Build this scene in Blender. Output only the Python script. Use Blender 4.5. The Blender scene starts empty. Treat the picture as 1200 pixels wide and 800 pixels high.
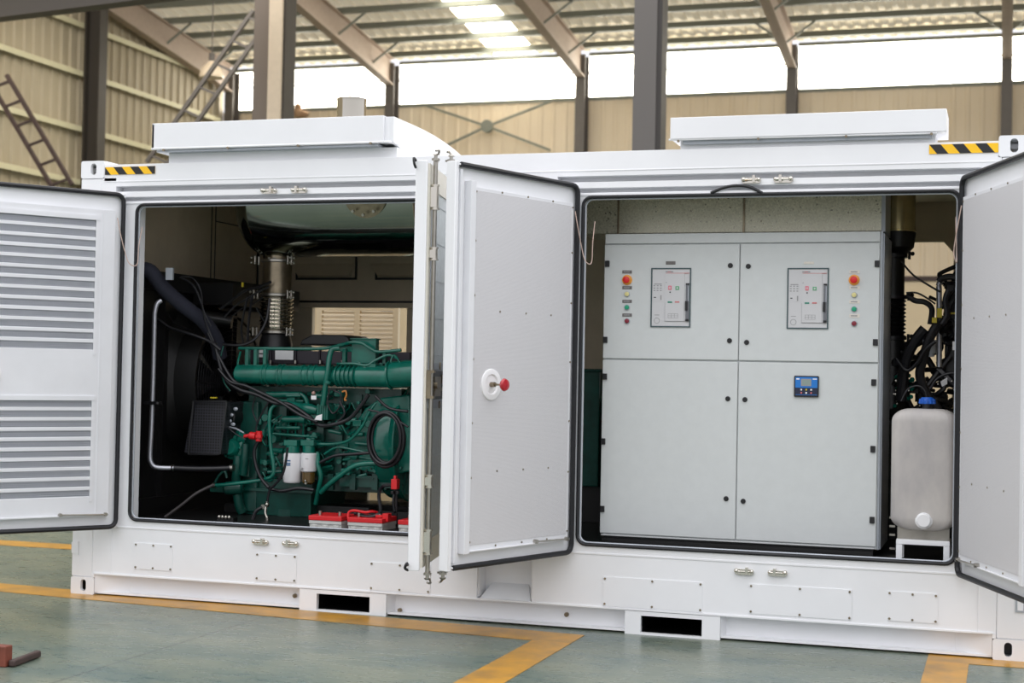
import bpy, bmesh, math, random
from mathutils import Vector, Matrix
random.seed(7)
C = bpy.context.scene.collection
PI = math.pi

# ------------------------------------------------------------------ camera
CP = Vector((5.93903, -8.90935, 1.5209)); YAW, PIT, ROL, FPX = 0.31211, 0.02135, 0.01934, 1800.0
_f = Vector((-math.sin(YAW)*math.cos(PIT), math.cos(YAW)*math.cos(PIT), math.sin(PIT)))
_r0 = Vector((math.cos(YAW), math.sin(YAW), 0)); _u0 = _r0.cross(_f)
_r = _r0*math.cos(ROL)+_u0*math.sin(ROL); _u = -_r0*math.sin(ROL)+_u0*math.cos(ROL)
cam = bpy.data.cameras.new('camera'); cam_o = bpy.data.objects.new('camera', cam); C.objects.link(cam_o)
M3 = Matrix((_r, _u, -_f)).transposed()
cam_o.matrix_world = Matrix.Translation(CP) @ M3.to_4x4()
cam.sensor_width = 36; cam.lens = FPX/1200*36; cam.clip_start = .1; cam.clip_end = 300
cam.dof.use_dof = True; cam.dof.focus_distance = 9.3; cam.dof.aperture_fstop = 2.5
bpy.context.scene.camera = cam_o

def ray(u, v): return _f + _r*((u-600)/FPX) - _u*((v-400)/FPX)
def at(u, v, Y):                       # point of the plane y = Y seen at a pixel of the survey photo
    d = ray(u, v); return CP + d*((Y-CP.y)/d.y)
def atX(u, v, X):
    d = ray(u, v); return CP + d*((X-CP.x)/d.x)

# ------------------------------------------------------------------ materials
def lin(c):
    return tuple((x/12.92 if x <= .04045 else ((x+.055)/1.055)**2.4) for x in c)
def mat(name, rgb, rough=.5, metal=0., noise=0., nscale=8., bump=0., bscale=60., coat=0., rgb2=None, stretch=None, emit=0., spec=.5, rvar=0.):
    m = bpy.data.materials.new(name); m.use_nodes = True; nt = m.node_tree; N = nt.nodes; L = nt.links
    b = N['Principled BSDF']; col = lin([c/255 for c in rgb])
    b.inputs['Base Color'].default_value = (*col, 1); b.inputs['Roughness'].default_value = rough
    b.inputs['Metallic'].default_value = metal; b.inputs['Coat Weight'].default_value = coat
    b.inputs['Specular IOR Level'].default_value = spec
    if emit:
        b.inputs['Emission Color'].default_value = (*col, 1); b.inputs['Emission Strength'].default_value = emit
    tc = N.new('ShaderNodeTexCoord'); mp = N.new('ShaderNodeMapping'); L.new(tc.outputs['Object'], mp.inputs[0])
    if stretch: mp.inputs['Scale'].default_value = stretch
    if noise or rgb2 or rvar:
        n = N.new('ShaderNodeTexNoise'); n.inputs['Scale'].default_value = nscale; n.inputs['Detail'].default_value = 6
        n.inputs['Roughness'].default_value = .6
        L.new(mp.outputs[0], n.inputs['Vector'])
        rp = N.new('ShaderNodeValToRGB'); e = rp.color_ramp.elements
        e[0].position = .32; e[1].position = .68
        c2 = lin([c/255 for c in rgb2]) if rgb2 else [c*(1-noise) for c in col]
        e[0].color = (*c2, 1); e[1].color = (*[min(1, c*(1+noise*.4)) for c in col], 1)
        L.new(n.outputs[0], rp.inputs[0]); L.new(rp.outputs[0], b.inputs['Base Color'])
        if rvar:
            mr = N.new('ShaderNodeMapRange'); mr.inputs['To Min'].default_value = rough-rvar; mr.inputs['To Max'].default_value = rough+rvar
            L.new(n.outputs[0], mr.inputs[0]); L.new(mr.outputs[0], b.inputs['Roughness'])
    if bump:
        n2 = N.new('ShaderNodeTexNoise'); n2.inputs['Scale'].default_value = bscale; n2.inputs['Detail'].default_value = 3
        L.new(mp.outputs[0], n2.inputs['Vector'])
        bp = N.new('ShaderNodeBump'); bp.inputs['Strength'].default_value = bump; bp.inputs['Distance'].default_value = .01
        L.new(n2.outputs[0], bp.inputs['Height']); L.new(bp.outputs[0], b.inputs['Normal'])
    return m

white = mat('white_container_paint', (238, 239, 242), .33, noise=.03, nscale=2.2, bump=.05, bscale=9, rvar=.05)
white_in = mat('white_door_lining_paint', (228, 229, 233), .4, noise=.05, nscale=3)
cab = mat('light_grey_powder_coat', (209, 213, 213), .5, noise=.03, nscale=14, bump=.06, bscale=260)
strip = mat('satin_grey_steel_edge', (176, 182, 190), .35, noise=.06, metal=.2)
black = mat('black_rubber', (22, 23, 28), .5)
blackp = mat('black_painted_steel', (16, 16, 17), .42, noise=.3, nscale=5)
blackd = mat('black_plastic', (24, 24, 27), .4)
hose_m = mat('ribbed_black_hose', (22, 22, 27), .38)
foam = mat('black_foam_insulation', (42, 44, 58), .8, bump=.3, bscale=90)
chrome = mat('polished_stainless_steel', (215, 210, 200), .07, 1., rvar=.03, nscale=3)
steel = mat('brushed_steel', (176, 172, 164), .28, 1., noise=.15, nscale=12)
dsteel = mat('dull_exhaust_steel', (150, 138, 118), .33, 1., noise=.3, nscale=9)
alu = mat('aluminium_tube', (190, 192, 200), .42, .85, noise=.08)
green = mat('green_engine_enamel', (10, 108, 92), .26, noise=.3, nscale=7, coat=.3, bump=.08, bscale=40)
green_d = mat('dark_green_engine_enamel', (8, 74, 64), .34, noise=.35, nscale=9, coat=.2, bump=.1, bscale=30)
beige = mat('warm_grey_lining_board', (206, 192, 168), .75, noise=.08, nscale=5)
beige2 = mat('louvre_steel_warm_white', (222, 208, 184), .6, noise=.05)
red = mat('red_plastic', (215, 32, 38), .35)
redknob = mat('dark_red_knob_plastic', (176, 18, 36), .22, coat=.4)
amber = mat('amber_ring_plastic', (236, 160, 60), .4)
yellowb = mat('pale_yellow_lamp_lens', (226, 216, 150), .3)
greenb = mat('green_push_button', (30, 160, 120), .3)
dredb = mat('maroon_push_button', (130, 30, 48), .3)
blue = mat('blue_plastic', (28, 92, 190), .35)
blue2 = mat('blue_controller_face', (30, 120, 205), .4)
navy = mat('navy_controller_face', (26, 34, 62), .4)
lcd = mat('grey_green_display', (140, 156, 150), .2)
label_d = mat('dark_grey_engraved_label', (112, 108, 106), .5, noise=.4, nscale=180, stretch=(1, 1, .4))
label_w = mat('white_engraved_label', (228, 222, 212), .5, noise=.15, nscale=200)
offwhite = mat('off_white_plastic', (216, 216, 214), .4)
greyl = mat('grey_print', (150, 150, 152), .5)
white_b = mat('white_plain_plastic', (238, 238, 240), .4)
grey_b = mat('grey_battery_plastic', (205, 206, 202), .45)
yel_t = mat('yellow_hazard_tape', (250, 196, 20), .4)
blk_t = mat('black_hazard_tape', (26, 26, 28), .4)
yel = mat('yellow_wrap', (205, 185, 40), .5)
tank_m = mat('milky_tank_plastic', (196, 191, 186), .42, noise=.09, nscale=5, rgb2=(172, 168, 168), bump=.12, bscale=7, stretch=(1, 1, .5))
wire_m = mat('pinkish_copper_wire', (205, 180, 168), .4)
wood = mat('red_brown_painted_wood', (120, 62, 46), .6, noise=.35, nscale=9)
rust = mat('dark_rusty_steel', (66, 50, 46), .6, noise=.3)
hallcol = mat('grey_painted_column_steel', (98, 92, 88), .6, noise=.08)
hallcol_lit = mat('lit_flange_tone_steel', (214, 196, 172), .6, noise=.06)  # pale tone puts the light on one column flange into its colour
purl_m = mat('grey_green_purlin_steel', (120, 122, 112), .6)
raft_m = mat('pinkish_grey_rafter_steel', (172, 154, 140), .6, noise=.08)
girt_m = mat('pale_girt_steel', (214, 208, 176), .6)
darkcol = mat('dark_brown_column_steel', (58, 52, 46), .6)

def galv():
    m = mat('galvanised_spangled_steel', (200, 196, 170), .34, .55, bump=.03, bscale=40)
    nt = m.node_tree; N = nt.nodes; L = nt.links; b = N['Principled BSDF']
    tc = N.new('ShaderNodeTexCoord'); vo = N.new('ShaderNodeTexVoronoi'); vo.inputs['Scale'].default_value = 110
    L.new(tc.outputs['Object'], vo.inputs['Vector'])
    rp = N.new('ShaderNodeValToRGB'); e = rp.color_ramp.elements
    e[0].color = (.50, .49, .38, 1); e[1].color = (.80, .78, .64, 1)
    L.new(vo.outputs['Color'], rp.inputs[0]); L.new(rp.outputs[0], b.inputs['Base Color'])
    mr = N.new('ShaderNodeMapRange'); mr.inputs['To Min'].default_value = .25; mr.inputs['To Max'].default_value = .5
    L.new(vo.outputs['Color'], mr.inputs[0]); L.new(mr.outputs[0], b.inputs['Roughness'])
    return m
galvm = galv()

def perforated(name, base, hole, pitch, size, rough=.5, axis='XZ', metal=0.):
    """sheet with a regular grid of small dark holes in object space"""
    m = mat(name, base, rough, metal)
    nt = m.node_tree; N = nt.nodes; L = nt.links; b = N['Principled BSDF']
    uv = N.new('ShaderNodeUVMap'); uv.uv_map = 'UVMap'
    sx = N.new('ShaderNodeSeparateXYZ'); L.new(uv.outputs[0], sx.inputs[0])
    outs = []
    for k in (0, 1):
        mu = N.new('ShaderNodeMath'); mu.operation = 'MULTIPLY'; mu.inputs[1].default_value = 1/pitch; L.new(sx.outputs[k], mu.inputs[0])
        fr = N.new('ShaderNodeMath'); fr.operation = 'FRACT'; L.new(mu.outputs[0], fr.inputs[0])
        sb = N.new('ShaderNodeMath'); sb.operation = 'SUBTRACT'; sb.inputs[1].default_value = .5; L.new(fr.outputs[0], sb.inputs[0])
        ab = N.new('ShaderNodeMath'); ab.operation = 'ABSOLUTE'; L.new(sb.outputs[0], ab.inputs[0]); outs.append(ab)
    mx = N.new('ShaderNodeMath'); mx.operation = 'MAXIMUM'; L.new(outs[0].outputs[0], mx.inputs[0]); L.new(outs[1].outputs[0], mx.inputs[1])
    lt = N.new('ShaderNodeMath'); lt.operation = 'LESS_THAN'; lt.inputs[1].default_value = size/pitch/2; L.new(mx.outputs[0], lt.inputs[0])
    mixn = N.new('ShaderNodeMix'); mixn.data_type = 'RGBA'; L.new(lt.outputs[0], mixn.inputs['Factor'])
    mixn.inputs['A'].default_value = (*lin([c/255 for c in base]), 1); mixn.inputs['B'].default_value = (*lin([c/255 for c in hole]), 1)
    L.new(mixn.outputs['Result'], b.inputs['Base Color'])
    return m
perf_door = perforated('perforated_light_grey_lining', (214, 213, 216), (150, 150, 154), .006, .0024, .45)
perf_mesh = perforated('perforated_grey_vent_sheet', (176, 179, 186), (58, 62, 72), .0125, .0078, .5)
perf_guard = perforated('expanded_black_guard_sheet', (46, 46, 54), (8, 8, 9), .02, .014, .45)

def corr(name, rgb, rgb2, pitch, axis, rough=.6):
    m = mat(name, rgb, rough); nt = m.node_tree; N = nt.nodes; L = nt.links; b = N['Principled BSDF']
    n = N.new('ShaderNodeTexNoise'); n.inputs['Scale'].default_value = .35
    tc = N.new('ShaderNodeTexCoord'); L.new(tc.outputs['Object'], n.inputs['Vector'])
    rp = N.new('ShaderNodeValToRGB'); e = rp.color_ramp.elements; e[0].position = .3; e[1].position = .7
    e[0].color = (*lin([c/255 for c in rgb2]), 1); e[1].color = (*lin([c/255 for c in rgb]), 1)
    L.new(n.outputs[0], rp.inputs[0]); L.new(rp.outputs[0], b.inputs['Base Color'])
    return m
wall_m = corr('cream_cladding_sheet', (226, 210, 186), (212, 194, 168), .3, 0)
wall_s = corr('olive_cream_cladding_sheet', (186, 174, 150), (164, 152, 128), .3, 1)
dado_m = mat('cream_painted_block_wall', (220, 202, 172), .8, noise=.06, nscale=.8)
roof_m = corr('cream_roof_sheet', (206, 190, 156), (190, 174, 140), .3, 0)
sky_panel = mat('daylight_through_translucent_sheet', (255, 250, 236), .6, emit=9)

# ------------------------------------------------------------------ mesh builder
class MB:
    def __init__(s, T=None): s.v = []; s.f = []; s.m = []; s.cm = 0; s.T = T; s.uv = {}
    def add(s, vs, fs):
        o = len(s.v)
        for p in vs:
            p = Vector(p); s.v.append(s.T(p) if s.T else p)
        for f in fs: s.f.append([i+o for i in f]); s.m.append(s.cm)
        return s
    def mi(s, i): s.cm = i; return s
    def box(s, a, b):
        x0, y0, z0 = [min(a[i], b[i]) for i in range(3)]; x1, y1, z1 = [max(a[i], b[i]) for i in range(3)]
        return s.add([(x0,y0,z0),(x1,y0,z0),(x1,y1,z0),(x0,y1,z0),(x0,y0,z1),(x1,y0,z1),(x1,y1,z1),(x0,y1,z1)],
              [(0,3,2,1),(4,5,6,7),(0,1,5,4),(1,2,6,5),(2,3,7,6),(3,0,4,7)])
    def bar(s, p0, p1, w, h, up=(0,0,1)):        # square bar between two points
        p0 = Vector(p0); p1 = Vector(p1); d = (p1-p0).normalized(); up = Vector(up)
        a = d.cross(up)
        if a.length < 1e-4: a = d.cross(Vector((0,1,0)))
        a.normalize(); c = a.cross(d).normalized(); a *= w/2; c *= h/2
        return s.add([p0-a-c, p0+a-c, p0+a+c, p0-a+c, p1-a-c, p1+a-c, p1+a+c, p1-a+c],
              [(0,1,2,3),(7,6,5,4),(0,4,5,1),(1,5,6,2),(2,6,7,3),(3,7,4,0)])
    def lathe(s, p0, p1, prof, n=24):             # prof: (t along axis 0..1 , radius)
        p0 = Vector(p0); p1 = Vector(p1); d = p1-p0; dn = d.normalized()
        a = dn.cross(Vector((0,0,1)));
        if a.length < 1e-3: a = dn.cross(Vector((0,1,0)))
        a.normalize(); c = dn.cross(a); vs = []; fs = []
        for t, r in prof:
            for k in range(n):
                g = 2*PI*k/n; vs.append(p0+d*t+(a*math.cos(g)+c*math.sin(g))*max(r, 1e-5))
        for i in range(len(prof)-1):
            for k in range(n): fs.append((i*n+k, i*n+(k+1)%n, (i+1)*n+(k+1)%n, (i+1)*n+k))
        fs.append(tuple(reversed(range(n)))); fs.append(tuple((len(prof)-1)*n+k for k in range(n)))
        return s.add(vs, fs)
    def cyl(s, p0, p1, r, r1=None, n=20): return s.lathe(p0, p1, [(0, r), (1, r if r1 is None else r1)], n)
    def ball(s, c, r, n=14, sc=(1,1,1)):
        vs = []; fs = []; c = Vector(c); m = n//2+1
        for i in range(1, m):
            th = PI*i/m
            for k in range(n):
                g = 2*PI*k/n; vs.append(c+Vector((r*sc[0]*math.sin(th)*math.cos(g), r*sc[1]*math.sin(th)*math.sin(g), r*sc[2]*math.cos(th))))
        for i in range(m-2):
            for k in range(n): fs.append((i*n+k, (i+1)*n+k, (i+1)*n+(k+1)%n, i*n+(k+1)%n))
        t = len(vs); vs += [c+Vector((0,0,r*sc[2])), c-Vector((0,0,r*sc[2]))]
        for k in range(n): fs.append((t, k, (k+1)%n)); fs.append((t+1, (m-2)*n+(k+1)%n, (m-2)*n+k))
        return s.add(vs, fs)
    def tube(s, pts, r, n=10, sub=6, smooth=True, closed=False):
        P = [Vector(p) for p in pts]
        if smooth and len(P) > 2:
            Q = []; k = len(P); rng = range(k if closed else k-1)
            for i in rng:
                if closed: a, b, c, d = P[(i-1)%k], P[i], P[(i+1)%k], P[(i+2)%k]
                else: a, b, c, d = P[max(i-1,0)], P[i], P[i+1], P[min(i+2,k-1)]
                for j in range(sub):
                    t = j/sub
                    Q.append(.5*((2*b)+(c-a)*t+(2*a-5*b+4*c-d)*t*t+(3*b-a-3*c+d)*t**3))
            if not closed: Q.append(P[-1])
            P = Q
        rr = r if callable(r) else (lambda t: r)
        k = len(P); vs = []; fs = []; prev = None
        for i in range(k):
            if closed: d = P[(i+1)%k]-P[(i-1)%k]
            else: d = P[min(i+1,k-1)]-P[max(i-1,0)]
            if d.length < 1e-9: d = Vector((0,0,1))
            d.normalize()
            if prev is None:
                a = d.cross(Vector((0,0,1)))
                if a.length < .05: a = d.cross(Vector((0,1,0)))
            else: a = prev - d*prev.dot(d)
            a.normalize(); prev = a; c = d.cross(a)
            for j in range(n):
                g = 2*PI*j/n; vs.append(P[i]+(a*math.cos(g)+c*math.sin(g))*rr(i/max(1, k-1)))
        for i in range(k if closed else k-1):
            for j in range(n): fs.append((i*n+j, i*n+(j+1)%n, ((i+1)%k)*n+(j+1)%n, ((i+1)%k)*n+j))
        if not closed:
            fs.append(tuple(reversed(range(n)))); fs.append(tuple((k-1)*n+j for j in range(n)))
        return s.add(vs, fs)
    def prism(s, prof, ax, a, b):                 # 2-D profile extruded along axis ax (0,1,2)
        o = [i for i in range(3) if i != ax]; n = len(prof); vs = []
        for w in (a, b):
            for p in prof:
                q = [0,0,0]; q[ax] = w; q[o[0]] = p[0]; q[o[1]] = p[1]; vs.append(tuple(q))
        fs = [tuple(range(n)), tuple(reversed(range(n, 2*n)))]
        fs += [(i, (i+1)%n, n+(i+1)%n, n+i) for i in range(n)]
        return s.add(vs, fs)
    def plate(s, outer, holes, ax, a, b):         # plate with holes, extruded along ax
        o = [i for i in range(3) if i != ax]
        bm = bmesh.new(); es = []
        for lp in [outer]+holes:
            vv = []
            for p in lp:
                q = [0,0,0]; q[ax] = a; q[o[0]] = p[0]; q[o[1]] = p[1]; vv.append(bm.verts.new(q))
            es += [bm.edges.new((vv[i], vv[(i+1)%len(vv)])) for i in range(len(vv))]
        r = bmesh.ops.triangle_fill(bm, use_beauty=True, use_dissolve=False, edges=es)
        bm.verts.index_update(); n = len(bm.verts)
        vs = [v.co.copy() for v in bm.verts]; fs = [tuple(v.index for v in f.verts) for f in bm.faces]
        v2 = []
        for v in vs: w = v.copy(); w[ax] = b; v2.append(w)
        allf = list(fs)+[tuple(i+n for i in reversed(f)) for f in fs]
        i0 = 0
        for lp in [outer]+holes:
            k = len(lp); allf += [(i0+i, i0+(i+1)%k, n+i0+(i+1)%k, n+i0+i) for i in range(k)]; i0 += k
        bm.free()
        return s.add(vs+v2, allf)

def rrect(x0, z0, x1, z1, r, n=5):
    pts = []
    for cx, cz, a0 in ((x1-r, z0+r, -90), (x1-r, z1-r, 0), (x0+r, z1-r, 90), (x0+r, z0+r, 180)):
        for k in range(n+1):
            g = math.radians(a0+90*k/n); pts.append((cx+r*math.cos(g), cz+r*math.sin(g)))
    return pts
def slot(cx, cz, w, h, n=8):
    return rrect(cx-w/2, cz-h/2, cx+w/2, cz+h/2, min(w, h)/2*.999, n)

ROOT = {}
def tag(o, label=None, cat=None, group=None, kind=None):
    if label: o['label'] = label
    if cat: o['category'] = cat
    if group: o['group'] = group
    if kind: o['kind'] = kind
    return o
def empty(name, loc, label, cat, group=None):
    o = bpy.data.objects.new(name, None); C.objects.link(o); o.location = loc; o.empty_display_size = .1
    ROOT[o.name] = Vector(loc); return tag(o, label, cat, group)
def pieces(mb, name, mats, parent, **kw):       # one object per separate piece
    par = list(range(len(mb.v)))
    def fnd(i):
        while par[i] != i: par[i] = par[par[i]]; i = par[i]
        return i
    for f in mb.f:
        for q in f[1:]: par[fnd(q)] = fnd(f[0])
    groups = {}
    for k, f in enumerate(mb.f): groups.setdefault(fnd(f[0]), []).append(k)
    out = []
    for ks in groups.values():
        idx = {}; m2 = MB()
        for k in ks:
            for i in mb.f[k]:
                if i not in idx: idx[i] = len(m2.v); m2.v.append(mb.v[i])
            m2.f.append([idx[i] for i in mb.f[k]]); m2.m.append(mb.m[k])
        out.append(build(m2, name, mats, parent, **kw))
    return out
def build(mb, name, mats, parent=None, label=None, bevel=0, flat=False, uvf=None, ang=35):
    me = bpy.data.meshes.new(name)
    if parent is not None: org = ROOT[parent.name]
    else:
        xs = [v.x for v in mb.v]; ys = [v.y for v in mb.v]; zs = [v.z for v in mb.v]
        org = Vector(((min(xs)+max(xs))/2, (min(ys)+max(ys))/2, min(zs)))
    me.from_pydata([tuple(v-org) for v in mb.v], [], mb.f)
    for m in (mats if isinstance(mats, (list, tuple)) else [mats]): me.materials.append(m)
    me.polygons.foreach_set('material_index', mb.m)
    bm = bmesh.new(); bm.from_mesh(me); bmesh.ops.recalc_face_normals(bm, faces=bm.faces[:])
    if uvf:
        ul = bm.loops.layers.uv.new('UVMap')
        for f in bm.faces:
            for l in f.loops: l[ul].uv = uvf(l.vert.co+org)
    bm.to_mesh(me); bm.free()
    if not flat:
        me.shade_smooth(); me.set_sharp_from_angle(angle=math.radians(ang))
    o = bpy.data.objects.new(name, me); C.objects.link(o)
    if parent is not None: o.parent = parent
    else: o.location = org
    ROOT[o.name] = org
    if bevel:
        b = o.modifiers.new('bevel', 'BEVEL'); b.width = bevel; b.segments = 2; b.limit_method = 'ANGLE'; b.angle_limit = math.radians(40); b.harden_normals = False
    if label: o['label'] = label
    return o
def copy_tree(o, parent=None, loc=None):
    c = o.copy(); C.objects.link(c)
    if parent is not None: c.parent = parent
    if loc is not None: c.location = loc
    for ch in list(o.children): copy_tree(ch, c)
    return c

# ================================================================== THE HALL
YB = 30.0; XL = -15.39
def floor_material():
    m = mat('grey_green_epoxy_floor', (110, 132, 118), .22)
    nt = m.node_tree; N = nt.nodes; L = nt.links; b = N['Principled BSDF']
    tc = N.new('ShaderNodeTexCoord')
    def noise(sc, st, det=5, w=None):
        mp = N.new('ShaderNodeMapping'); mp.inputs['Scale'].default_value = st; L.new(tc.outputs['Object'], mp.inputs[0])
        n = N.new('ShaderNodeTexNoise'); n.inputs['Scale'].default_value = sc; n.inputs['Detail'].default_value = det; n.inputs['Roughness'].default_value = .65
        L.new(mp.outputs[0], n.inputs['Vector']); return n
    def ramp(n, a, ca, bb, cb):
        r = N.new('ShaderNodeValToRGB'); e = r.color_ramp.elements; e[0].position = a; e[1].position = bb; e[0].color = ca; e[1].color = cb
        L.new(n.outputs[0], r.inputs[0]); return r
    n1 = noise(1.3, (1, 1.6, 1)); r1 = ramp(n1, .38, (.058, .100, .092, 1), .62, (.150, .170, .125, 1))
    n2 = noise(7, (1, 2.5, 1)); r2 = ramp(n2, .35, (0, 0, 0, 1), .75, (1, 1, 1, 1))
    mx = N.new('ShaderNodeMix'); mx.data_type = 'RGBA'; L.new(r1.outputs[0], mx.inputs['A']); mx.inputs['B'].default_value = (.185, .21, .165, 1)
    ml = N.new('ShaderNodeMath'); ml.operation = 'MULTIPLY'; ml.inputs[1].default_value = .55; L.new(r2.outputs[0], ml.inputs[0]); L.new(ml.outputs[0], mx.inputs['Factor'])
    n3 = noise(1.2, (1, 2.2, 1), 8); r3 = ramp(n3, .60, (0, 0, 0, 1), .74, (1, 1, 1, 1))
    m3 = N.new('ShaderNodeMix'); m3.data_type = 'RGBA'; L.new(mx.outputs['Result'], m3.inputs['A']); m3.inputs['B'].default_value = (.055, .07, .06, 1)
    l3 = N.new('ShaderNodeMath'); l3.operation = 'MULTIPLY'; l3.inputs[1].default_value = .7; L.new(r3.outputs[0], l3.inputs[0]); L.new(l3.outputs[0], m3.inputs['Factor'])
    # one saw-cut joint across the slab, at x = 1.6
    sx = N.new('ShaderNodeSeparateXYZ'); L.new(tc.outputs['Object'], sx.inputs[0])
    s1 = N.new('ShaderNodeMath'); s1.operation = 'SUBTRACT'; s1.inputs[1].default_value = 1.6; L.new(sx.outputs[0], s1.inputs[0])
    s2 = N.new('ShaderNodeMath'); s2.operation = 'ABSOLUTE'; L.new(s1.outputs[0], s2.inputs[0])
    s3 = N.new('ShaderNodeMath'); s3.operation = 'LESS_THAN'; s3.inputs[1].default_value = .0045; L.new(s2.outputs[0], s3.inputs[0])
    m4 = N.new('ShaderNodeMix'); m4.data_type = 'RGBA'; L.new(m3.outputs['Result'], m4.inputs['A']); m4.inputs['B'].default_value = (.03, .04, .04, 1); L.new(s3.outputs[0], m4.inputs['Factor'])
    L.new(m4.outputs['Result'], b.inputs['Base Color'])
    mr = N.new('ShaderNodeMapRange'); mr.inputs['To Min'].default_value = .16; mr.inputs['To Max'].default_value = .42; L.new(n2.outputs[0], mr.inputs[0]); L.new(mr.outputs[0], b.inputs['Roughness'])
    bp = N.new('ShaderNodeBump'); bp.inputs['Strength'].default_value = .12; bp.inputs['Distance'].default_value = .01; L.new(n2.outputs[0], bp.inputs['Height']); L.new(bp.outputs[0], b.inputs['Normal'])
    return m
fl = MB().box((-22, -30, -.2), (26, 32, 0))
o = build(fl, 'floor', floor_material(), flat=True)
# keep object coordinates equal to world x
o.data.transform(Matrix.Translation(o.location)); o.location = (0, 0, 0)
tag(o, kind='structure')

def worn_yellow():
    m = mat('worn_yellow_floor_paint', (196, 142, 40), .35, rgb2=(150, 112, 52), nscale=5, bump=.05)
    return m
wy = worn_yellow()
def marking(name, pts, label, group='painted floor lines'):
    mb = MB().prism(pts, 2, .0005, .003)
    tag(build(mb, name, wy, flat=True), label, 'floor marking', group)
marking('floor_marking', [(-9, .60), (3.60, -.475), (3.60, -.17), (-9, .90)], 'long yellow floor line running along the left half of the container front')
marking('floor_marking', [(5.54, -.19), (9, -.23), (9, .1), (5.54, .1)], 'short yellow floor line under the right corner of the container')
marking('floor_marking', [(3.37, -.457), (3.37, -6), (3.60, -6), (3.60, -.477)], 'yellow floor line running forward from the container beneath the middle door')
marking('floor_marking', [(5.54, -.1901), (5.54, -4), (5.76, -4), (5.76, -.193)], 'yellow floor line running forward near the right corner of the container')
marking('floor_marking', [(-9, 2.12), (-.1, 2.12), (-.1, 2.42), (-9, 2.42)], 'distant yellow floor line left of the container, seen below the louvred door')

def corrugated(name, P0, P1, z0, z1, m, inward, pitch=.32, d=.035):
    P0 = Vector(P0); P1 = Vector(P1); L = (P1-P0).length; dr = (P1-P0).normalized(); n = Vector(inward)
    prof = []; t = 0
    while t < L:
        for dt, h in ((0, 0), (pitch*.62, 0), (pitch*.70, d), (pitch*.92, d)):
            if t+dt < L: prof.append((t+dt, h))
        t += pitch
    prof.append((L, 0)); vs = []; fs = []
    for t, h in prof:
        q = P0+dr*t+n*h; vs += [Vector((q.x, q.y, z0)), Vector((q.x, q.y, z1))]
    for i in range(len(prof)-1): fs.append((2*i, 2*i+2, 2*i+3, 2*i+1))
    k = len(vs); q0 = P0-n*.1; q1 = P1-n*.1
    vs += [Vector((q0.x, q0.y, z0)), Vector((q0.x, q0.y, z1)), Vector((q1.x, q1.y, z0)), Vector((q1.x, q1.y, z1))]
    fs.append((k, k+1, k+3, k+2))
    mb = MB(); mb.add(vs, fs); mb.v = [Vector(v) for v in vs]
    o = build(mb, name, m, flat=True); tag(o, kind='structure'); return o
Z_LEDGE = 8.8
w = MB().box((XL-.3, YB, 0), (26, YB+.25, 4.05)).mi(1).box((XL-.3, YB-.06, 4.0), (26, YB+.02, 4.12)).mi(0)
tag(build(w, 'wall_back', [dado_m, rust], flat=True), kind='structure')
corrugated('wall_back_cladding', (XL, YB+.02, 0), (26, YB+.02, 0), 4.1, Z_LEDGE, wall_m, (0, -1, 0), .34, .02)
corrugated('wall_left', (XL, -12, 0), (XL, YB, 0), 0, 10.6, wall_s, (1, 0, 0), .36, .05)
# clerestory glazing, one long strip per bay
colx = [XL, -10.12, -4.75, .72, 5.85, 11.2, 16.6]
for i in range(len(colx)-1):
    a, b_ = colx[i]+.12, colx[i+1]-.12
    wn = MB().box((a, YB+.05, Z_LEDGE+.04), (b_, YB+.09, 9.97))
    oo = build(wn, 'window_%d' % (i+1), sky_panel, flat=True); tag(oo, kind='structure')
    fm = MB().box((a, YB-.02, Z_LEDGE-.04), (b_, YB+.12, Z_LEDGE+.05)).box((a, YB, 9.47), (b_, YB+.049, 9.51)).box((a, YB-.02, 9.93), (b_, YB+.12, 10.02))
    build(fm, 'window_frame', purl_m, oo, flat=True)
SL = .125
def rz(y): return 9.98+SL*(YB-y)
# roof deck (with a translucent strip) from the eave inward
roof_m.node_tree  # sheet made to pass some sky light, added to brighten its underside
def translucent(m, f):
    nt = m.node_tree; N = nt.nodes; L = nt.links; b = N['Principled BSDF']; out = [n for n in N if n.type == 'OUTPUT_MATERIAL'][0]
    t = N.new('ShaderNodeBsdfTranslucent'); t.inputs[0].default_value = (.95, .86, .66, 1); mx = N.new('ShaderNodeMixShader'); mx.inputs[0].default_value = f
    L.new(b.outputs[0], mx.inputs[1]); L.new(t.outputs[0], mx.inputs[2]); L.new(mx.outputs[0], out.inputs[0])
translucent(roof_m, .16)
def sheet(name, a, b_, m, pitch=.33, d=.04):
    prof = []; t = a
    while t < b_:
        for dt, h in ((0, 0), (pitch*.4, 0), (pitch*.5, d), (pitch*.9, d)):
            if t+dt < b_: prof.append((t+dt, h))
        t += pitch
    prof.append((b_, 0)); vs = []; fs = []
    for x, h in prof: vs += [(x, YB+.3, rz(YB+.3)+.19+h), (x, 12, rz(12)+.19+h)]
    for k in range(len(prof)-1): fs.append((2*k, 2*k+2, 2*k+3, 2*k+1))
    o = build(MB().add(vs, fs), name, m, flat=True); tag(o, kind='structure')
sk0, sk1 = -7.35, -6.15
sheet('ceiling', XL-.4, sk0, roof_m); sheet('ceiling', sk1, 26, roof_m); sheet('window_7', sk0, sk1, sky_panel)
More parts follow.
